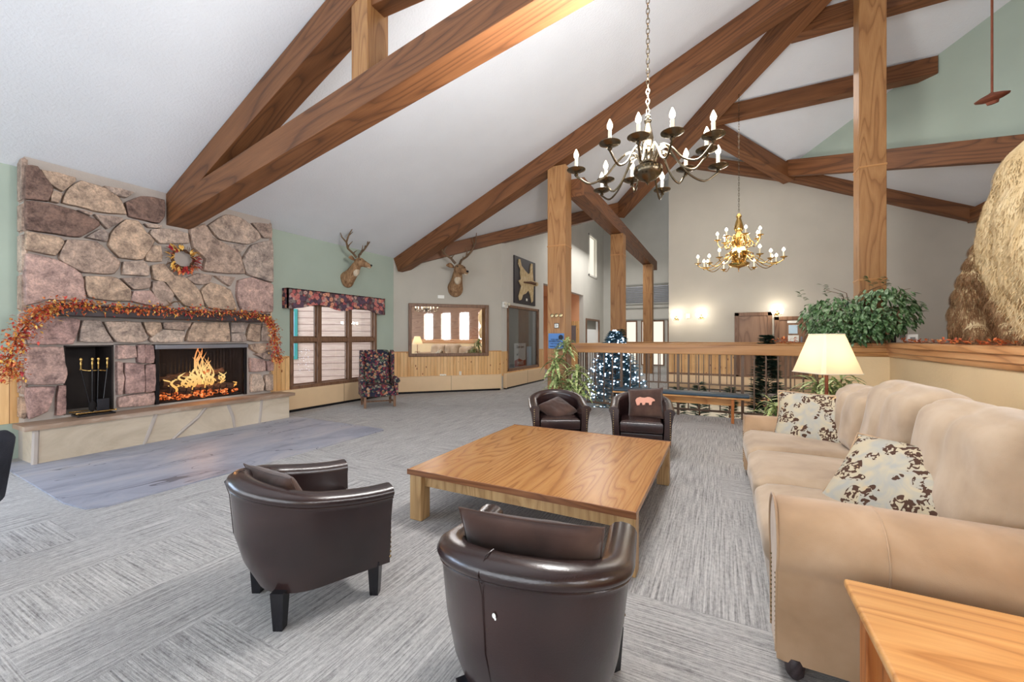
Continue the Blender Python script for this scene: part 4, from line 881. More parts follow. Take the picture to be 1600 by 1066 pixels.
for u, v, lb in ((1057, 496, 'left one of the two lit sconces beside the small grey control'), (1096, 494, 'right one of the two lit sconces beside the small grey control'), (1214, 488, 'lit sconce between the two walnut lobby doors')):
    p = on_far(u, v); sc = thing('wall_sconce', lb, 'sconce', (p.x, YF-.01, p.z), 0, 'lit sconces on the far lobby wall')
    MB().lathe([(.05, 0), (.06, .01), (.03, .03), (.01, .035)], (0, 0, -.02), 12, Matrix.Rotation(radians(90), 3, 'X')).build('backplate', 'gold', sc)
    for s_ in (-.09, .09):
        MB().tube([(0, -.03, -.04), (s_*.7, -.09, -.1), (s_, -.11, -.04)], .008).build('arm', 'gold', sc)
        MB().lathe([(.03, 0), (.05, .05), (.055, .1), (.04, .14)], (s_, -.11, -.04), 12).build('glass_shade', 'sconceglass', sc)
    point('sconce_light', (p.x, YF-.28, p.z+.05), 9, (1, .88, .7), .06)
p = on_far(1075, 494); o = MB().box((0, 0, 0), (.1, .04, .15), .01).build('wall_control', 'offwhite', loc=(p.x, YF-.02, p.z)); tag(o, 'small grey and white control between the two left sconces', 'switch')
a = on_far(1481, 533); c = on_far(1514, 483)
bd = thing('bulletin_board', 'light oak framed dark board on the far wall behind the bear', 'board', ((a.x+c.x)/2, YF-.01, (a.z+c.z)/2)); hx = (c.x-a.x)/2; hz_ = (c.z-a.z)/2
MB().box2((-hx, -.03, -hz_), (hx, 0, hz_)).build('panel', 'soot', bd)
MB().box2((-hx, -.06, hz_-.09), (hx, 0, hz_), .01).box2((-hx, -.06, -hz_), (hx, 0, -hz_+.09), .01).box2((-hx, -.06, -hz_), (-hx+.09, 0, hz_), .01).box2((hx-.09, -.06, -hz_), (hx, 0, hz_), .01).build('frame', 'honey', bd)

# ------------------------------------------------------------------ pillows
def pillow_mesh(w_, h_, t_, seed, ruffle=.0, n=22):
    b = MB(); g = {}
    for side in (1, -1):
        for i in range(n+1):
            for j in range(n+1):
                u = -1+2*i/n; v = -1+2*j/n
                e = (1-u**4)*(1-v**4); edge = abs(u) == 1 or abs(v) == 1
                if edge and side == -1: g[(side, i, j)] = g[(1, i, j)]; continue
                pin = 1-.07*((1-u*u)*abs(v)**3+(1-v*v)*abs(u)**3)
                z = side*t_/2*max(0, e)**.55
                z += (0 if edge else .012)*noise.noise(Vector((u*2.2+seed, v*2.2, side*3)))*e+.010*noise.noise(Vector((u*5+seed, v*3, side*7)))*e
                g[(side, i, j)] = b.bm.verts.new((u*w_/2*pin, v*h_/2*pin, z))
    for side in (1, -1):
        for i in range(n):
            for j in range(n):
                vs = (g[(side, i, j)], g[(side, i+1, j)], g[(side, i+1, j+1)], g[(side, i, j+1)])
                f = b.bm.faces.new(vs if side == 1 else vs[::-1])
    return b
def piping(w_, h_, r_=.006):
    pts = []
    for k in range(64):
        a = k/64*4; s_ = int(a); f = a-s_; t = -1+2*f
        u, v = [(t, -1), (1, t), (-t, 1), (-1, -t)][s_]; pin = 1-.07*((1-u*u)*abs(v)**3+(1-v*v)*abs(u)**3)
        pts.append((u*w_/2*pin, v*h_/2*pin, 0))
    pts.append(pts[0]); return MB().tube(pts, r_, 6)
def basis(loc_, xa, ya):
    x = Vector(xa).normalized(); z = x.cross(Vector(ya)).normalized(); y = z.cross(x); m_ = Matrix((x, y, z)).transposed().to_4x4(); m_.translation = Vector(loc_); return m_

# ------------------------------------------------------------------ barrel chairs
def ushape(hw_, hd, n=44):     # plan path from right arm front (+x, +y) round the back to the left arm front; chair faces +y
    pts = []; straight = .39; R = hw_
    L1 = straight; La = pi*R; tot = 2*L1+La
    for i in range(n+1):
        s_ = tot*i/n
        if s_ < L1: p = (R, hd-s_); nn = (1, 0)
        elif s_ < L1+La: a = (s_-L1)/R; p = (R*cos(a), hd-L1-.92*R*sin(a)); nn = (cos(a), -sin(a))
        else: p = (-R, hd-L1+(s_-L1-La)); nn = (-1, 0)
        k = min(s_, tot-s_)/(tot/2); pts.append((p, nn, k))
    return pts
def make_barrel():
    root = thing('barrel_chair', 'x', 'chair')
    path = ushape(.355, .36)
    b = MB(); rings = []
    for (p, nn, k) in path:
        top = .645+.13*(k*k*(3-2*k)); tz = top-.055
        sec = [(-.075, .175), (-.03, .30), (.0, .45), (.018, tz-.035), (.02, tz-.012), (.034, tz), (.040, tz+.018), (.030, tz+.040), (.005, top), (-.03, top+.006), (-.062, top-.002), (-.085, tz+.030), (-.088, tz), (-.082, tz-.03), (-.085, .46), (-.09, .36), (-.10, .2)]
        tp = .25+1.15*k
        rings.append([b.bm.verts.new((p[0]+nn[0]*o*(tp if (z < .5 and o > -.08) else 1), p[1]+nn[1]*o*(tp if (z < .5 and o > -.08) else 1), z)) for o, z in sec])
    m_ = len(rings[0])
    for i in range(len(rings)-1):
        for j in range(m_): b.bm.faces.new((rings[i][j], rings[i+1][j], rings[i+1][(j+1) % m_], rings[i][(j+1) % m_]))
    b.bm.faces.new(rings[0]); b.bm.faces.new(rings[-1][::-1])
    b.build('shell', 'leather', root, ang=70)
    for off_, dz in ((.024, -.068),):
        MB().tube([(p[0]+nn[0]*off_, p[1]+nn[1]*off_, .645+.13*(k*k*(3-2*k))+dz) for p, nn, k in path], .005, 6).build('piping', 'leather', root)
    seam = MB()
    for idx in (24,):
        p, nn, k = path[idx]; seam.tube([(p[0]+nn[0]*o, p[1]+nn[1]*o, z) for o, z in ((-.103, .19), (-.040, .30), (.003, .45), (.021, .66), (.043, .735), (.0, .78), (-.05, .78))], .0022, 5)
    seam.build('back_seam', 'leather', root)
    inn = [(p[0]-nn[0]*.10, p[1]-nn[1]*.10) for p, nn, k in path]
    def dshape(f_, zs, name, front):
        bb = MB(); prof = [(.97, zs[0]), (1, zs[0]+.02), (1, zs[1]-.03), (.97, zs[1]-.008), (.85, zs[1]+.004), (.4, zs[1]+.012)]
        rg = [[bb.bm.verts.new((x*q*f_, (y-.02)*q*f_+.02+front*(1 if y > .3 else 0), z)) for x, y in inn] for q, z in prof]; n_ = len(inn)
        for a_ in range(len(rg)-1):
            for j in range(n_): bb.bm.faces.new((rg[a_][j], rg[a_][(j+1) % n_], rg[a_+1][(j+1) % n_], rg[a_+1][j]))
        bb.bm.faces.new(rg[0][::-1]); bb.bm.faces.new(rg[-1]); return bb.build(name, 'leather', root, ang=60)
    dshape(.99, (.345, .475), 'seat_cushion', .0); dshape(.97, (.185, .345), 'seat_rail', -.02)
    for s_ in (1, -1):
        b = MB()
        for i in range(15): b.sphere((s_*.335, .362, .21+i*.028), .009, 8)
        tag(b.build('nailheads', 'brass', root), 'row of brass nailheads', kind='stuff')
    for sx in (1, -1):
        for sy, yy in ((1, .29), (-1, -.20)):
            b = MB(); xx = sx*(.29 if sy > 0 else .22); b.tube([(xx, yy, .2), (xx, yy, 0)], [.048, .034], 4)
            b.build('leg', 'black', root, ang=30)
    return root
def facing(a, c):   # rotation so that local +y points along a->c direction vector
    return atan2(-a, c)
CH = [(-2.20, 1.59, (.31, .95), 'dark brown barrel chair near the fireplace, seen from its left side'),
      (-.685, 1.54, (-.16, .987), 'dark brown barrel chair seen from behind, nearest the camera'),
      (-2.0, 5.22, (.46, -.88), 'dark brown barrel chair beyond the table, with a slumped brown cushion'),
      (-.95, 5.55, (.18, -.98), 'dark brown barrel chair beyond the table, holding the bear cushion')]
ch0 = make_barrel()
for i, (x, y, d, lb) in enumerate(CH):
    o = ch0 if i == 0 else copy_tree(ch0)
    o.location = (x, y, 0); o.rotation_euler = (0, 0, facing(*d)); o['label'] = lb; o['group'] = 'brown barrel chairs round the coffee table'
    CH[i] = (x, y, d, o)
# scuff on the near chair
_pth = ushape(.355, .36); _p, _n, _k = _pth[23]
b = MB(); b.sphere((0, 0, 0), .0075, 8, (.9, .22, 1.2)); b.sphere((.005, 0, -.009), .004, 6, (1, .25, 1.3))
o = b.build('scuff_mark', 'paper', CH[1][3]); o.location = (_p[0]+_n[0]*.017, _p[1]+_n[1]*.017, .60); o.rotation_euler = (0, 0, atan2(_n[1], _n[0])+pi/2); tag(o, 'small white scuff in the leather')
def chair_pillow(i, off, tilt, size, label, yaw=0.0, seed=0, bear=False, z=.50, roll=0.0):
    x, y, d, o = CH[i]; R = Matrix.Translation((x, y, 0)) @ Matrix.Rotation(facing(*d), 4, 'Z')
    loc_ = Vector((off[0], off[1], z)); m_ = R @ Matrix.Translation(loc_) @ Matrix.Rotation(yaw, 4, 'Z') @ Matrix.Rotation(pi+0, 4, 'Z') @ Matrix.Rotation(tilt, 4, 'X') @ Matrix.Rotation(roll, 4, 'Z')
    root = thing('throw_pillow', label, 'pillow', group='brown velvet cushions on the barrel chairs'); root.matrix_world = m_
    pillow_mesh(size[0], size[1], .13, seed).build('cover', 'velvet', root, ang=80)
    piping(size[0], size[1], .004).build('piping', 'velvet', root)
    if bear:
        bp = [(-.11,-.02),(-.12,.02),(-.10,.05),(-.06,.065),(-.03,.055),(.0,.05),(.04,.06),(.07,.055),(.10,.04),(.125,.02),(.13,-.0),(.10,-.005),(.09,-.02),(.085,-.055),(.055,-.055),(.05,-.025),(.01,-.02),(.0,-.05),(-.03,-.055),(-.035,-.02),(-.06,-.02),(-.07,-.055),(-.10,-.055)]
        MB().prism(bp, .062, .073, lambda a, c, h: (a, c, h)).build('bear_applique', 'pink', root)
    return root
chair_pillow(0, (-.02, -.13), radians(66), (.48, .42), 'brown cushion tucked in the barrel chair near the fireplace', seed=1, z=.585, yaw=.25)
chair_pillow(1, (.0, -.07), radians(76), (.58, .43), 'brown cushion standing in the barrel chair nearest the camera', seed=3, z=.62)
chair_pillow(2, (.0, -.02), radians(28), (.44, .40), 'brown cushion slumped flat in the far left barrel chair', seed=5, z=.545, yaw=.2, roll=.5)
chair_pillow(3, (-.06, -.10), radians(58), (.46, .44), 'brown cushion with a tan bear motif in the far right barrel chair', seed=8, bear=True, z=.64, yaw=-.2, roll=.12)

# ------------------------------------------------------------------ coffee table
ct = thing('coffee_table', 'large square oak coffee table between the barrel chairs and sofa', 'table', (-1.405, 3.595, 0))
b = MB(); b.puff((0, 0, .405), (1.86, 1.95, .05), .012, 2, (0, 0, 0)); b.build('tabletop', 'table', ct, ang=40)
MB().box2((-.93, -.985, .382), (.93, -.972, .428), .003).build('front_edge_band', 'edge', ct); MB().box2((-.93, .972, .382), (.93, .985, .428), .003).build('back_edge_band', 'edge', ct)
for sx in (-1, 1):
    for sy in (-1, 1): MB().box((sx*.862, sy*.90, .19), (.12, .12, .38), .008).build('leg', 'tableleg', ct)
for sy in (-1, 1): MB().box((0, sy*.90, .33), (1.6, .03, .1), .004).build('apron', 'tableleg', ct)
for sx in (-1, 1): MB().box((sx*.86, 0, .33), (.03, 1.68, .1), .004).build('apron', 'tableleg', ct)

# ------------------------------------------------------------------ sofa
SX0, SX1, SY0, SY1 = .23, 1.52, 2.12, 5.40
so = thing('sofa', 'long tan suede three seat sofa with rolled arms', 'sofa', ((SX0+SX1)/2, (SY0+SY1)/2, 0))
def sf(b, name, mat, **k): return loc(b, name, mat, so, **k)
b = MB(); b.puff((.86, 3.76, .21), (1.22, 3.15, .30), .03, 12, (.01, 0, 0), .006); sf(b, 'base', 'suede')
b = MB(); b.puff((1.36, 3.76, .52), (.26, 3.1, .84), .10, 12, (.02, 0, .0), .008); sf(b, 'back_frame', 'suede')
ya, yb = SY0+.30, SY1-.30; n = 3; w_ = (yb-ya)/n
for i in range(n):
    c_ = ya+w_*(i+.5)
    b = MB(); b.puff((.70, c_, .435), (.98, w_-.012, .19), .07, 14, (.02, 0, .035), .010, seed=i*3); sf(b, 'seat_cushion', 'suede')
def tuft(p, o):
    d = Vector((0, 0, 0)); 
    d.x += .035*exp(-(p.y/.06)**2)*(1 if p.x < 0 else -.3); d.z -= .03*exp(-(p.y/.05)**2)*max(0, p.z)
    d.x += -.03*max(0, p.z)*(1 if p.x < 0 else 0)
    return d
for i in range(n):
    c_ = ya+w_*(i+.5)
    hb_ = (.66, .68, .56)[i]
    b = MB(); b.puff((1.16+.02*(i < 2), c_, .49+hb_/2), (.34, w_+.05, hb_), .13, 18, (.05, 0, .03), .016, R=rot3(0, 0, radians(13)), seed=i*5+2, crease=tuft); sf(b, 'back_cushion', 'suede')
    b = MB(); pts = []
    for k in range(9):
        t = k/8; zz = .50+.60*t; pts.append((.895+.02*sin(t*3)+.16*t*.8+(.02 if t > .9 else 0), c_, zz))
for nm, yc_, s_ in (('near', SY0+.17, 1), ('far', SY1-.15, -1)):
    b = MB(); prof = []
    R_, zc = (.185, .59) if nm == 'near' else (.145, .515)
    # outline of the rolled arm in the y,z plane, swept along x
    outl = [(-s_*-.11, .07)]; arc = [(R_*cos(a), zc+R_*sin(a)) for a in [radians(-40+k*13) for k in range(21)]]
    poly = [(.11, .07)]+[(y_, z_) for y_, z_ in arc if True]+[(-.11, .07)]
    rings = []; xs = [SX0-.01, SX0+.02, SX0+.3, SX0+.6, SX0+.9, SX1-.02]
    for xi, x in enumerate(xs):
        e = .93 if xi == 0 else 1.0
        rings.append([b.bm.verts.new((x+(0 if z_ > .1 else 0), yc_+y_*e+.006*noise.noise(Vector((x*3, y_*8, z_*8))), .07+(z_-.07)*(1-(1-e)*.3)+.008*noise.noise(Vector((x*4, y_*9, 3))))) for y_, z_ in poly])
    m_ = len(poly)
    for i in range(len(rings)-1):
        for j in range(m_): b.bm.faces.new((rings[i][j], rings[i+1][j], rings[i+1][(j+1) % m_], rings[i][(j+1) % m_]))
    b.bm.faces.new(rings[0]); b.bm.faces.new(rings[-1][::-1])
    a_ = sf(b, 'arm', 'suede_d', ang=60)
    for sg in (-1, 1):
        nb = MB()
        for k in range(16): nb.sphere((SX0-.013, yc_+sg*.095, .12+k*.022), .005, 6)
        tag(sf(nb, 'nailheads', 'brass'), 'row of small nailheads', kind='stuff')
    b = MB(); ring = [(SX0-.012, yc_+y_*.93, z_) for y_, z_ in arc]; b.tube([(SX0-.012, yc_+.10, .1)]+ring+[(SX0-.012, yc_-.10, .1)], .006, 6); sf(b, 'arm_welt', 'suede_d')
    b = MB(); b.tube([(SX0+.36, yc_+y_*1.01, zc+(z_-zc)*1.01) for y_, z_ in arc], .0035, 5); sf(b, 'arm_seam', 'suede_d')
for x in (SX0+.06, SX1-.1):
    for y in (SY0+.08, SY1-.08): MB().lathe([(.02, 0), (.035, .02), (.04, .06), (.03, .09)], (x-(SX0+SX1)/2, y-(SY0+SY1)/2, 0), 12).build('foot', 'darkwood', so)
for m_, size, lb, sd in ((basis((.88, 4.86, .72), (.88, -.40, .03), (.1, .42, .9)), (.86, .56), 'blue and tan leaf print pillow at the far end of the sofa', 2),
                 (basis((.93, 2.95, .69), (.66, -.70, .02), (.42, .42, .60)), (.84, .60), 'blue and tan leaf print pillow leaning in the near end of the sofa', 6)):
    root = thing('throw_pillow', lb, 'pillow', group='leaf print pillows on the sofa'); root.matrix_world = m_
    pillow_mesh(size[0], size[1], .19, sd).build('cover', 'leafprint', root, ang=80); piping(size[0], size[1], .007).build('piping', 'suede_d', root)
root = thing('throw_pillow', 'plain tan suede pillow behind the near leaf print pillow', 'pillow'); root.matrix_world = basis((1.06, 2.83, .65), (.60, -.76, .02), (.42, .36, .65)); pillow_mesh(.66, .50, .16, 9).build('cover', 'suede_d', root, ang=80); piping(.66, .50, .006).build('piping', 'suede_d', root)

# ------------------------------------------------------------------ near side table and lamps
st = thing('side_table', 'honey oak side table in the near right corner', 'table', (.93, 1.45, 0))
b = MB(); b.box2((-.516, -.52, .565), (.52, .52, .60), .010); b.build('tabletop', 'honey', st)
for sx in (-.44, .44):
    for sy in (-.44, .44): MB().box((sx, sy, .28), (.075, .075, .565), .006).build('leg', 'honeyleg', st)
for sx in (-.44, .44):
    MB().box((sx, 0, .50), (.025, .82, .12), .003).build('apron', 'honeyleg', st); MB().box((sx, 0, .12), (.025, .82, .06), .003).build('rail', 'honeyleg', st)
    for k in range(7): MB().box((sx, -.33+k*.11, .3), (.014, .05, .32), .003).build('slat', 'honeyleg', st)
for sy in (-.44, .44): MB().box((0, sy, .50), (.82, .025, .12), .003).build('apron', 'honeyleg', st)
def make_lamp():
    root = thing('table_lamp', 'x', 'lamp')
    MB().lathe([(.11, 0), (.12, .012), (.05, .03), (.02, .05), (.016, .08)], (0, 0, 0), 18).build('base', 'rust', root)
    MB().tube([(0, 0, .05), (0, 0, .62)], .017, 10).build('pole', 'rust', root)
    for k in range(4):
        a = k*pi/2+.4; MB().tube([(cos(a)*r_, sin(a)*r_, z_) for r_, z_ in ((.015, .11), (.04, .16), (.09, .18), (.13, .15), (.125, .10), (.10, .105), (.105, .125))], [.014, .014, .013, .012, .011, .01, .008], 8).build('scroll', 'rust', root)
    b = MB(); n = 4; rings = []
    for (hw_, z) in ((.245, .56), (.125, 1.0)):
        rings.append([b.bm.verts.new((sx*hw_*f1, sy*hw_*f2, z)) for sx, sy, f1, f2 in ((1, 1, 1, .86), (1, 1, .86, 1), (-1, 1, .86, 1), (-1, 1, 1, .86), (-1, -1, 1, .86), (-1, -1, .86, 1), (1, -1, .86, 1), (1, -1, 1, .86))])
    for j in range(8): b.bm.faces.new((rings[0][j], rings[0][(j+1) % 8], rings[1][(j+1) % 8], rings[1][j]))
    sh = b.build('lamp_shade', 'shade', root, smooth=False); md = sh.modifiers.new('t', 'SOLIDIFY'); md.thickness = .004
    for hw_, z in ((.247, .56), (.127, 1.0)):
        ring = [(sx*hw_*f1, sy*hw_*f2, z) for sx, sy, f1, f2 in ((1, 1, 1, .86), (1, 1, .86, 1), (-1, 1, .86, 1), (-1, 1, 1, .86), (-1, -1, 1, .86), (-1, -1, .86, 1), (1, -1, .86, 1), (1, -1, 1, .86), (1, 1, 1, .86))]; MB().tube(ring, .006, 5).build('shade_trim', 'offwhite', sh)
    MB().lathe([(.02, 0), (.04, .04), (.045, .08), (.03, .12), (.002, .14)], (0, 0, .66), 12).build('bulb', 'bulb', root)
    return root
la = make_lamp(); la['label'] = 'lit lamp with a flared cream shade behind the far sofa arm'; la['group'] = 'rusty iron table lamps'
la.location = (1.07, 5.82, .56); la.rotation_euler = (0, 0, YAW+.05)
lb_ = copy_tree(la); lb_['label'] = 'lit lamp on the near side table, outside the right edge and seen in the mirror'; lb_.location = (1.28, 1.30, .60)
point('lamp_light', (1.07, 5.82, .56+.78), 13, (1, .84, .62), .05); point('lamp_light', (1.28, 1.30, 1.38), 34, (1, .8, .54), .05)
et = thing('end_table', 'oak end table under the lamp beyond the sofa', 'table', (1.07, 5.85, 0))
MB().box2((-.32, -.32, .53), (.32, .32, .56), .008).build('tabletop', 'honey', et)
for sx in (-.27, .27):
    for sy in (-.27, .27): MB().box((sx, sy, .265), (.06, .06, .53), .004).build('leg', 'honeyleg', et)

# ------------------------------------------------------------------ wing chair
wc_ = thing('wing_chair', 'dark floral wing chair in front of the triple window', 'chair', (-6.85, 6.72, 0), facing(.81, -.59))
b = MB(); b.puff((0, .02, .40), (.60, .62, .14), .05, 8, (0, .01, .03), .004); b.build('seat_cushion', 'tapestry', wc_)
b = MB(); b.puff((0, 0, .30), (.70, .64, .12), .02, 6); b.build('seat_rail', 'tapestry', wc_)
b = MB(); b.puff((0, -.28, .80), (.60, .15, .86), .06, 12, (0, .04, .02), .004, R=rot3(0, radians(9))); b.build('backrest', 'tapestry', wc_)
for s_ in (1, -1):
    b = MB(); b.prism([(-.34, .55), (-.30, 1.20), (-.22, 1.24), (-.08, 1.20), (-.06, 1.0), (-.10, .72), (.0, .58)], s_*.30, s_*.37, lambda a, c, h: (h, a, c)); b.build('wing', 'tapestry', wc_)
    b = MB(); b.prism([(-.30, .25), (.30, .25), (.30, .55), (-.30, .60)], s_*.30, s_*.385, lambda a, c, h: (h, a, c)); b.tube([(s_*.36, -.25, .60), (s_*.36, .10, .60), (s_*.36, .33, .575)], [.05, .058, .062], 12); b.build('arm', 'tapestry', wc_)
    MB().lathe([(.02, 0), (.045, .006), (.058, .012)], (s_*.36, .345, .575), 14, Matrix.Rotation(radians(90), 3, 'X')).build('arm_scroll', 'tapestry', wc_)
    for yy in (.27, -.28): MB().box((s_*.31, yy, .13), (.05, .05, .26), .004).build('leg', 'frame', wc_)
    MB().box((s_*.31, 0, .10), (.025, .52, .035), .003).build('stretcher', 'frame', wc_)
MB().box((0, 0, .10), (.60, .025, .035), .003).build('stretcher', 'frame', wc_)

# ------------------------------------------------------------------ dark chair at the left edge
dc = thing('mesh_chair', 'charcoal woven chair back cut by the left edge of the picture', 'chair', (-4.66, .53, 0), radians(-60))
b = MB(); b.puff((0, -.05, .42), (.58, .58, .10), .045, 8, (0, 0, .02)); b.build('seat', 'mesh', dc)
b = MB(); b.puff((0, .27, .60), (.62, .12, .52), .058, 12, (0, .03, .02), R=rot3(0, radians(-10))); b.build('backrest', 'mesh', dc)
for sx in (-.24, .24):
    for sy in (-.24, .22): MB().tube([(sx, sy, .4), (sx*1.1, sy*1.1, 0)], [.018, .014], 8).build('leg', 'black', dc)

# ------------------------------------------------------------------ bench
bn = thing('bench', 'long oak bench with a blue padded top along the railing', 'bench', (-.75, 8.30, 0))
b = MB(); b.puff((0, 0, .485), (2.36, .34, .055), .02, 6, (0, 0, .01)); b.build('padded_top', 'navy', bn)
MB().box2((-1.19, -.17, .43), (1.19, .17, .458), .004).build('top_board', 'honey', bn)
MB().box((0, 0, .36), (1.9, .03, .13), .004).build('apron', 'honey', bn)
for sx in (-.92, .92): MB().box((sx, 0, .215), (.045, .28, .43), .004).build('leg', 'honeyleg', bn)

# ------------------------------------------------------------------ plants
def dracaena(name, x, y, stems, label, potr=.17, poth=.28, mat='dracaena', seed=1, LL=(.28, .42), W=.05):
    r2 = random.Random(seed); t = thing(name, label, 'plant', (x, y, 0))
    MB().lathe([(potr*.7, 0), (potr*.85, poth*.5), (potr, poth), (potr*1.05, poth+.01), (potr*.92, poth+.01), (potr*.85, poth-.04)], (0, 0, 0), 20).build('pot', 'pot', t)
    MB().lathe([(potr*.84, poth-.04), (.01, poth-.03)], (0, 0, 0), 16).build('soil', 'soil', t)
    for (dx, dy, h) in stems:
        MB().tube([(dx*.3, dy*.3, poth-.05), (dx*.7, dy*.7, h*.6), (dx, dy, h)], [.014, .011, .008], 6).build('stem', 'twig', t)
        b = MB()
        for k in range(34):
            a = r2.uniform(0, 2*pi); el = r2.uniform(-.1, 1.3); z = h-r2.uniform(0, .24)
            b.leaf((dx, dy, z), (cos(a)*cos(el), sin(a)*cos(el), sin(el)), r2.uniform(*LL), W*r2.uniform(.7, 1.1), r2.uniform(.35, .9), n=5)
        b.build('leaf_crown', mat, t, smooth=True, ang=80)
    return t
dracaena('potted_dracaena', -2.72, 7.75, [(-.08, .05, 1.42), (-.24, -.08, 1.12), (.15, .04, .92), (.05, -.15, .68), (-.30, .1, .75), (.30, -.05, .62)], 'tall leafy potted dracaena in front of the post with the blue notice', seed=2, LL=(.26, .40), W=.07)
dracaena('potted_dracaena', .86, 6.5, [(-.06, -.05, .70), (-.2, .06, .60)], 'low striped dracaena behind the far sofa arm, left of the lamp', potr=.15, poth=.22, seed=4, LL=(.30, .42), W=.045)
dracaena('potted_dracaena', 1.28, 6.75, [(0, 0, .86), (.1, -.1, 1.0), (-.12, .08, .95)], 'taller striped dracaena just behind the lamp pole', potr=.16, poth=.25, seed=6, LL=(.30, .42), W=.05)
# ficus on the half wall
fc = thing('ficus_bush', 'round green ficus bush standing on the half wall before the tall post', 'plant', (1.98, 8.66, 1.44)); r2 = random.Random(11)
MB().box((0, 0, .06), (.7, .16, .12), .01).build('planter', 'pot', fc)
b = MB(); twg = []
for k in range(26):
    a = r2.uniform(0, 2*pi); rr_ = r2.uniform(.2, .62); p = Vector((rr_*cos(a)*1.05, rr_*sin(a)*.6-.12, r2.uniform(.35, .95))); twg.append(p)
    b.tube([(r2.uniform(-.25, .25), 0, .1), Vector((p.x*.4, p.y*.4, p.z*.9)), p], [.009, .006, .003], 5)
tag(b.build('branches', 'twig', fc), kind='stuff')
b = MB()
for (cx_, cy_, cz_, rx_, rz_, n_) in ((-.30, -.12, .42, .48, .34, 520), (.32, -.14, .52, .44, .40, 540), (0, -.18, .30, .55, .28, 420)):
    for k in range(n_):
        v = Vector((r2.gauss(0, 1), r2.gauss(0, 1), r2.gauss(0, 1))).normalized()*r2.uniform(.72, 1.03); p = Vector((cx_+v.x*rx_, cy_+v.y*.34, max(.0, cz_+v.z*rz_)))
        b.leaf(p, (v.x*.5+r2.gauss(0, .3), v.y*.5-.2+r2.gauss(0, .3), -.7+r2.gauss(0, .25)), r2.uniform(.08, .12), r2.uniform(.045, .06), .1, n=3)
for sx, sz, hh_ in ((-.72, .72, .18), (-.40, .78, .22), (.20, .92, .16), (.36, .90, .16), (-.12, .62, .2), (.78, .55, .1)):
    for k in range(9):
        p = Vector((sx+.03*k*(-.3), -.12, sz+hh_*k/9)); b.leaf(p, (r2.choice((-1, 1))*.8, r2.gauss(0, .4), .5), .09, .045, .3, n=3)
b.build('foliage', 'ficus', fc, ang=80)
# conifers
def conifer(name, label, x, y, z0, h, R, mat, seed, n=900, cat='tree', lights=0, group=None, prune=0.0):
    r3 = random.Random(seed); t = thing(name, label, cat, (x, y, z0), 0, group)
    MB().tube([(0, 0, 0), (0, 0, h*.97)], [.05, .008], 8).build('trunk', 'twig', t)
    b = MB(); tips = []
    for k in range(n):
        f = r3.random()**.75; z = .15+(h-.15)*f; rad = R*(1-f)**.85+.03; a = r3.uniform(0, 2*pi); L = rad*r3.uniform(.55, 1.05)
        e = Vector((cos(a)*L, sin(a)*L, z+.16*L))
        if not (-2.86 < x+e.x < 2.3 and 8.86 < y+e.y < (12.0 if True else 0)): continue
        s_ = Vector((cos(a)*L*.25, sin(a)*L*.25, z)); d = (e-s_)
        for j in range(3):
            q = s_.lerp(e, .35+.3*j)
            for sd in (-1, 0, 1): b.leaf(q, d.normalized()+Vector((-sin(a), cos(a), .15))*sd*.8, .10+.03*r3.random(), .035, .05, n=2)
        tips.append(e)
    tag(b.build('branches', mat, t, smooth=False), kind='stuff')
    if lights:
        b = MB()
        for e in r3.sample(tips, lights): b.sphere(e+Vector((0, 0, .03)), .017, 6)
        tag(b.build('string_lights', 'ledbulb', t), 'string of small cool white lights', kind='stuff')
    return t
conifer('christmas_tree', 'blue spruce tree wrapped in cool white lights behind the railing', -2.22, 9.55, -3.0, 4.66, 1.9, 'bluepine', 3, 2300, lights=420)
conifer('christmas_tree', 'small unlit green tree just left of the lit blue spruce', -2.45, 11.3, -3.0, 4.75, .6, 'conifer', 9, 500)
conifer('christmas_tree', 'tall dark unlit tree at the right end of the railing', .78, 9.45, -3.0, 4.56, .75, 'conifer', 5, 1300)
for i, (u, v) in enumerate(((1060, 606), (1093, 598), (1140, 606))):
    p = at_y(u, v, 10.6); conifer('christmas_tree', ['left', 'middle', 'right'][i]+' one of the three small green trees below the bench', p.x, 10.6, -3.0, p.z+3.0, .62, 'conifer', 20+i, 380, group='small trees in the stairwell')

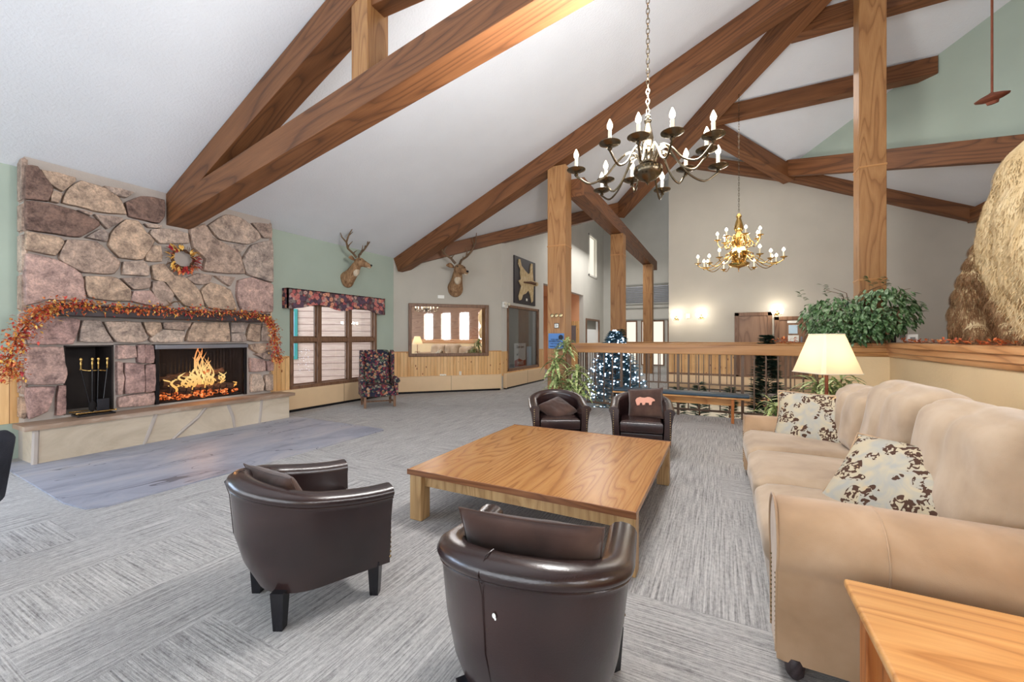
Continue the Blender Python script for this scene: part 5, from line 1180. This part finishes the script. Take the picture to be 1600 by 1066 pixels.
# ------------------------------------------------------------------ deer mounts
def make_deer(label, m4, look=0.0, rack=1.0, seed=1):
    root = thing('deer_mount', label, 'deer'); root.matrix_world = m4     # local: wall at y=0, out of the wall = -y, up = z
    b = MB()
    b.tube([(0, .0, -.06), (0, -.09, -.03), (0, -.2, .06), (0, -.30, .17), (0, -.37, .25)], [.18, .165, .135, .115, .10], 16)
    b.sphere((0, -.05, -.08), .19, 14, (.95, .55, 1.05))
    hd = Matrix.Rotation(look, 3, 'Z') @ Matrix.Scale(1.22, 3)
    hc = Vector((0, -.42, .30))
    hdr = Matrix.Rotation(look, 3, 'Z')
    def hp(x, y, z): return hc+hd @ Vector((x, y, z))
    b.sphere(hp(0, -.02, .0), .098, 14, (.9, 1.15, .95), hd)
    b.tube([hp(0, -.04, -.0), hp(0, -.13, -.035), hp(0, -.20, -.065), hp(0, -.235, -.08)], [.10, .078, .06, .05], 14)
    b.sphere(hp(0, -.24, -.08), .046, 12, (1, .7, .85), hd)
    for s_ in (-1, 1): b.sphere(hp(s_*.055, -.06, .03), .032, 10)
    o = b.build('body', 'deer', root, ang=180); md = o.modifiers.new('r', 'REMESH'); md.mode = 'VOXEL'; md.voxel_size = .011; md.use_smooth_shade = True
    md = o.modifiers.new('s', 'SMOOTH'); md.iterations = 6; md.factor = .6
    b = MB(); b.sphere(hp(0, -.275, -.068), .026, 10, (1.1, .6, .8), hd); b.build('nose', 'black', root)
    b = MB(); b.sphere((0, -.325, .10), .115, 14, (.72, .8, 1.1)); tag(b.build('throat_patch', 'deerlight', root), 'pale throat patch'); b = MB(); b.sphere(hp(0, -.225, -.105), .036, 10, (1, 1, .6), hd); tag(b.build('chin', 'deerlight', root), 'pale chin')
    for s_ in (-1, 1):
        MB().sphere(hp(s_*.078, -.085, .035), .015, 10).build('eye', 'black', root)
        b = MB(); b.leaf(hp(s_*.06, .04, .04), hd @ Vector((s_*1.0, .15, .25)), .2, .11, .1, up=Vector((0, -1, .3)), n=6); e_ = b.build('ear', 'deer', root, ang=80); md = e_.modifiers.new('t', 'SOLIDIFY'); md.thickness = .014
        b = MB()
        main = [hp(s_*x*rack, y, z*rack) for x, y, z in ((.035, .02, .08), (.09, .06, .15), (.19, .09, .21), (.27, .06, .30), (.30, -.02, .42), (.27, -.09, .55))]
        b.tube(main, [.028, .026, .024, .021, .016, .006], 8)
        for base, tip in (((.19, .09, .21), (.15, .02, .34)), ((.27, .06, .30), (.36, .12, .46)), ((.36, .12, .46), (.33, .06, .60)), ((.29, .02, .36), (.22, -.04, .48)), ((.08, .05, .14), (.07, -.02, .2))):
            p0 = hp(s_*base[0]*rack, base[1], base[2]*rack); p1 = hp(s_*tip[0]*rack, tip[1], tip[2]*rack); b.tube([p0, p0.lerp(p1, .5)+hd @ Vector((s_*.025, .01, -.01)), p1], [.019, .015, .005], 7)
        b.build('antler', 'antler', root)
    return root
p = at_x(541, 432, -7.9)
make_deer('mule deer head mounted on the sage wall above the valance', Matrix.Translation((-7.9, p.y, p.z)) @ Matrix.Rotation(radians(90), 4, 'Z') @ Matrix.Scale(.98, 4), look=radians(14), rack=1.1)
p = mw(711, 446)
make_deer('mule deer head with the larger rack on the taupe wall above the mirror', Matrix.Translation(p) @ Matrix.Rotation(radians(45), 4, 'Z') @ Matrix.Scale(1.22, 4), look=radians(26), rack=1.3)

# ------------------------------------------------------------------ bear mount
br = thing('bear_mount', 'huge mounted bear with a blond body and brown legs on the ledge', 'bear', (3.0, 5.9, 1.44))
def zc_(u, v, x): p = at_x(u, v, x); return p-Vector((3.0, 5.9, 1.44))
prim = []; legs = []
def blob(u, v, x, rpx, lst, sc=(1, 1, 1)):
    p = at_x(u, v, x); depth = (p-_C).dot(_f); lst.append((p-Vector((3.0, 5.9, 1.44)), rpx*depth/F, sc))
for v_, e_, r_ in ((300, 1548, 60), (350, 1528, 70), (395, 1525, 60), (435, 1545, 58), (475, 1568, 46), (250, 1576, 60), (508, 1588, 36), (272, 1560, 60), (325, 1536, 64), (373, 1524, 66), (415, 1534, 58), (455, 1556, 52), (492, 1578, 42)): blob(e_+1.45*r_, v_, 2.75, r_, prim)
blob(1665, 330, 2.72, 78, prim); blob(1660, 270, 2.74, 72, prim); blob(1680, 420, 2.72, 80, prim); blob(1665, 380, 2.72, 76, prim); blob(1760, 380, 2.85, 125, prim); blob(1790, 300, 2.85, 125, prim); blob(1800, 470, 2.85, 110, prim)
for a in ((1538, 392, 3.0, 17), (1534, 415, 2.98, 21), (1528, 440, 2.95, 24), (1522, 465, 2.93, 26), (1517, 490, 2.92, 26), (1516, 508, 2.9, 24), (1528, 525, 2.88, 17), (1508, 525, 2.88, 15), (1562, 410, 3.0, 24), (1575, 435, 3.0, 22)): blob(*a, legs)
for a in ((1555, 455, 2.88, 15), (1561, 478, 2.86, 15), (1568, 500, 2.84, 14), (1575, 518, 2.82, 13), (1584, 528, 2.82, 11)): blob(*a, legs)
allb = prim+legs
b = MB()
for i, (p, r_, sc_) in enumerate(allb): b.sphere(p, r_, 16)
o = b.build('body', 'bearblond', br, ang=180); md = o.modifiers.new('r', 'REMESH'); md.mode = 'VOXEL'; md.voxel_size = .025; md.use_smooth_shade = True; md = o.modifiers.new('s', 'SMOOTH'); md.iterations = 14
def fur(lst, others, n, L, wd, name, mat, down):
    b = MB(); r4 = random.Random(len(name)); tot = sum(r_*r_ for _, r_, _ in lst)
    for (p, r_, _) in lst:
        for k in range(int(n*r_*r_/tot)):
            v = Vector((r4.gauss(0, 1), r4.gauss(0, 1), r4.gauss(0, 1))).normalized(); q = p+v*r_*.97
            if any((q-p2).length < r2_*.96 for p2, r2_, _ in others): continue
            w3 = q+Vector((3.0, 5.9, 1.44))
            if (w3-_C).normalized().dot(v) > .45: continue
            if w3.z < 1.46: continue
            d = (v*.22+Vector((r4.gauss(0, .12), r4.gauss(0, .12), -down))).normalized(); s_ = d.cross(v); s_ = s_.normalized()*wd if s_.length > 1e-5 else Vector((wd, 0, 0))
            l_ = L*r4.uniform(.6, 1.1); m1 = q+d*l_*.5+v*.01
            a1, a2, a3, a4, a5 = [b.bm.verts.new(x_) for x_ in (q-s_, q+s_, m1+s_*.7, m1-s_*.7, q+d*l_)]
            b.bm.faces.new((a1, a2, a3, a4)); b.bm.faces.new((a4, a3, a5))
    return tag(b.build(name, mat, br, smooth=False), kind='stuff')
fur(prim, allb, 60000, .055, .005, 'blond_fur', 'bearblond', .7)
fur(legs, allb, 26000, .075, .004, 'brown_leg_fur', 'bearbrown', .8)
for p_, r_, _ in legs: pass

# ------------------------------------------------------------------ things on the ledge
for u, v, w2, h2, lb in ((1410, 526, .16, .17, 'left small white photo card standing on the half wall ledge'), (1426, 529, .13, .13, 'right small white card standing on the half wall ledge')):
    p = at_x(u, v, 2.62); o = thing('photo_card', lb, 'card', (p.x, p.y, 1.44), YAW-.3); MB().box((0, 0, h2/2+.005), (w2, .006, h2)).build('card', 'paper', o); MB().box((0, -.004, h2*.5), (w2*.5, .003, h2*.4)).build('print', 'grille', o)
fg = thing('flower_garland', 'strand of coral fall leaves and berries lying along the ledge', 'garland', (2.55, 7.5, 1.44)); b = MB()
for k in range(190):
    y = r2.uniform(-1.7, 1.0); b.leaf((r2.gauss(0, .03), y, r2.uniform(.0, .05)), (r2.gauss(0, 1), r2.gauss(0, 1), r2.uniform(0, 1)), .05, .03, .1, n=2)
b.build('leaves', 'autumn', fg, smooth=False); MB().tube([(0, -1.7+.1*k, .01+.006*sin(k*2)) for k in range(28)], .005, 5).build('stem', 'twig', fg)
p = at_y(1237, 530, 8.6); fg = thing('flower_cluster', 'coral leaf cluster on the railing just left of the lamp shade', 'flowers', (1.02, 8.62, 1.41)); b = MB()
for k in range(60): b.leaf((r2.gauss(0, .09), r2.gauss(0, .03), r2.uniform(0, .10)), (r2.gauss(0, 1), r2.gauss(0, 1), r2.uniform(-.2, 1)), .06, .04, .1, n=2)
b.build('leaves', 'autumn', fg, smooth=False)

# ------------------------------------------------------------------ chandeliers
def make_arm(t, a, R, z0, zp, hub, mat, plate=.075, ch=.085, br_=.017):
    c_, s_ = cos(a), sin(a)
    prof = [(hub, z0+.02), (hub+.04, z0+.10), (hub+.10, z0+.12), (hub+(R-hub)*.35, z0+.06), (hub+(R-hub)*.55, z0-.06), (hub+(R-hub)*.78, z0-.115), (R-.02, z0-.06), (R, zp-.03)]
    # smooth it
    P = [Vector((r_*c_, r_*s_, z)) for r_, z in prof]; out = []
    for i in range(len(P)-1):
        p0 = P[max(i-1, 0)]; p1 = P[i]; p2 = P[i+1]; p3 = P[min(i+2, len(P)-1)]
        for k in range(4):
            u = k/4; out.append(.5*((2*p1)+(p2-p0)*u+(2*p0-5*p1+4*p2-p3)*u*u+(3*p1-p0-3*p2+p3)*u**3))
    out.append(P[-1])
    arm = MB().tube(out, .0085, 8).build('arm', mat, t)
    MB().lathe([(.008, -.035), (.018, -.02), (.01, -.008), (.02, 0), (plate*.6, .004), (plate, .018), (plate*1.02, .023), (plate*.9, .016), (plate*.45, .012), (.022, .014), (.022, .03), (.012, .034)], (R*c_, R*s_, zp), 20).build('drip_plate', mat, arm)
    MB().lathe([(.0135, 0), (.0135, ch), (.009, ch+.003)], (R*c_, R*s_, zp+.025), 10).build('candle', 'candle', arm)
    MB().lathe([(.007, 0), (br_*.85, .015), (br_, .032), (br_*.7, .052), (.003, .078)], (R*c_, R*s_, zp+.028+ch), 10).build('bulb', 'bulb', arm)
def chain(L, z0, mat, t, lk=.052):
    b = MB(); n = int(L/(lk*.78)); 
    for i in range(n):
        z = z0+i*lk*.78; pts = [((.013*cos(a)) if i % 2 == 0 else 0, 0 if i % 2 == 0 else .013*cos(a), z+lk/2+lk/2*sin(a)) for a in [k*2*pi/10 for k in range(11)]]; b.tube(pts, .0035, 5, caps=False)
    return tag(b.build('chain', mat, t), kind='stuff')
c1 = thing('chandelier', 'large pewter chandelier with twelve candle arms hanging over the coffee table', 'chandelier', (-.53, 3.41, 2.66))
Z = lambda z: z-2.66+(.05 if z < 2.86 else 0)
MB().lathe([(.003, Z(2.70)), (.012, Z(2.715)), (.02, Z(2.73)), (.06, Z(2.745)), (.10, Z(2.775)), (.115, Z(2.81)), (.11, Z(2.84)), (.085, Z(2.86)), (.05, Z(2.875)), (.045, Z(2.90)), (.06, Z(2.915)), (.065, Z(2.93)), (.035, Z(2.95)), (.028, Z(3.0)), (.04, Z(3.02)), (.045, Z(3.04)), (.022, Z(3.06)), (.038, Z(3.09)), (.046, Z(3.12)), (.036, Z(3.17)), (.02, Z(3.24)), (.028, Z(3.255)), (.03, Z(3.27)), (.012, Z(3.285)), (.012, Z(3.30))], (0, 0, 0), 24).build('turned_body', 'pewter', c1)
for a, R in ((-161, .57), (-200, .40), (142, .60), (87, .62), (38, .34), (28, .57), (125, .30), (-109, .55), (-88, .52), (-64, .53), (-12, .44), (-33, .57)):
    make_arm(c1, radians(a), R, Z(2.90), Z(2.885), .05, 'pewter', br_=.021)
for k in range(6):
    a = k*pi/3+.3; MB().tube([(cos(a)*r_, sin(a)*r_, Z(z_)) for r_, z_ in ((.04, 2.95), (.07, 3.04), (.10, 3.05), (.11, 3.0), (.09, 2.97), (.08, 2.99))], .006, 6).build('scroll', 'pewter', c1)
MB().lathe([(.012, 0), (.02, .01), (.02, .02), (.01, .03)], (0, 0, Z(3.29)), 12).build('loop', 'pewter', c1)
chain(P1(-.53, 0)-.4-3.31, Z(3.315), 'pewter', c1)
point('chandelier_light', (-.53, 3.41, 3.55), 420, (1, .985, .96), .4)
area('chandelier_upward_light', (-.53, 3.41, 3.0), (radians(180), 0, 0), 1.1, 1.1, 110, (1, .99, .96))
c2p = Vector((.33, 10.2, 2.82))
c2 = thing('chandelier', 'grand polished brass chandelier with two tiers of lights hanging in the lobby', 'chandelier', c2p)
MB().lathe([(.01, .22), (.05, .24), (.18, .27), (.22, .32), (.14, .37), (.10, .42), (.16, .50), (.19, .58), (.13, .66), (.08, .72), (.12, .80), (.15, .88), (.09, .96), (.06, 1.02), (.10, 1.10), (.07, 1.22), (.04, 1.32), (.06, 1.36), (.03, 1.42)], (0, 0, 0), 20).build('turned_body', 'gold', c2)
for k in range(14): make_arm(c2, k*2*pi/14+.2, .77+(.055 if k % 2 else -.05), .36, .30+(.05 if k % 2 else 0), .12, 'gold', .07, .11, .03)
for k in range(7): make_arm(c2, k*2*pi/7+.5, .42, .82, .86, .08, 'gold', .07, .10, .03)
for k in range(18):
    a = k*2*pi/9; z_ = .45 if k < 9 else .70; MB().tube([(cos(a)*r_, sin(a)*r_, z_+dz) for r_, dz in ((.08, 0), (.2, .12), (.27, .08), (.26, 0), (.2, -.02), (.18, .04))], .012, 6).build('scroll', 'gold', c2)
chain(P2(0, 10.2)-2.82-1.5, 1.45, 'pewter', c2, .075)
point('chandelier_light', c2p+Vector((0, 0, .9)), 130, (1, .96, .92), .5)
# hanging rod fixture before the gable
p = at_y(1550, 152, 7.6)
hf = thing('ceiling_pendant', 'dark bronze disc hanging on a long rod in front of the sage gable', 'pendant', p)
MB().lathe([(.02, -.09), (.05, -.085), (.06, -.05), (.10, -.04), (.15, -.02), (.16, .0), (.10, .03), (.03, .05), (.014, .06)], (0, 0, 0), 24, rot3(0, .2, -.18)).build('disc', 'rust', hf)
MB().tube([(0, 0, .04), (0, 0, 8.1-p.z)], .013, 8).build('rod', 'rust', hf)
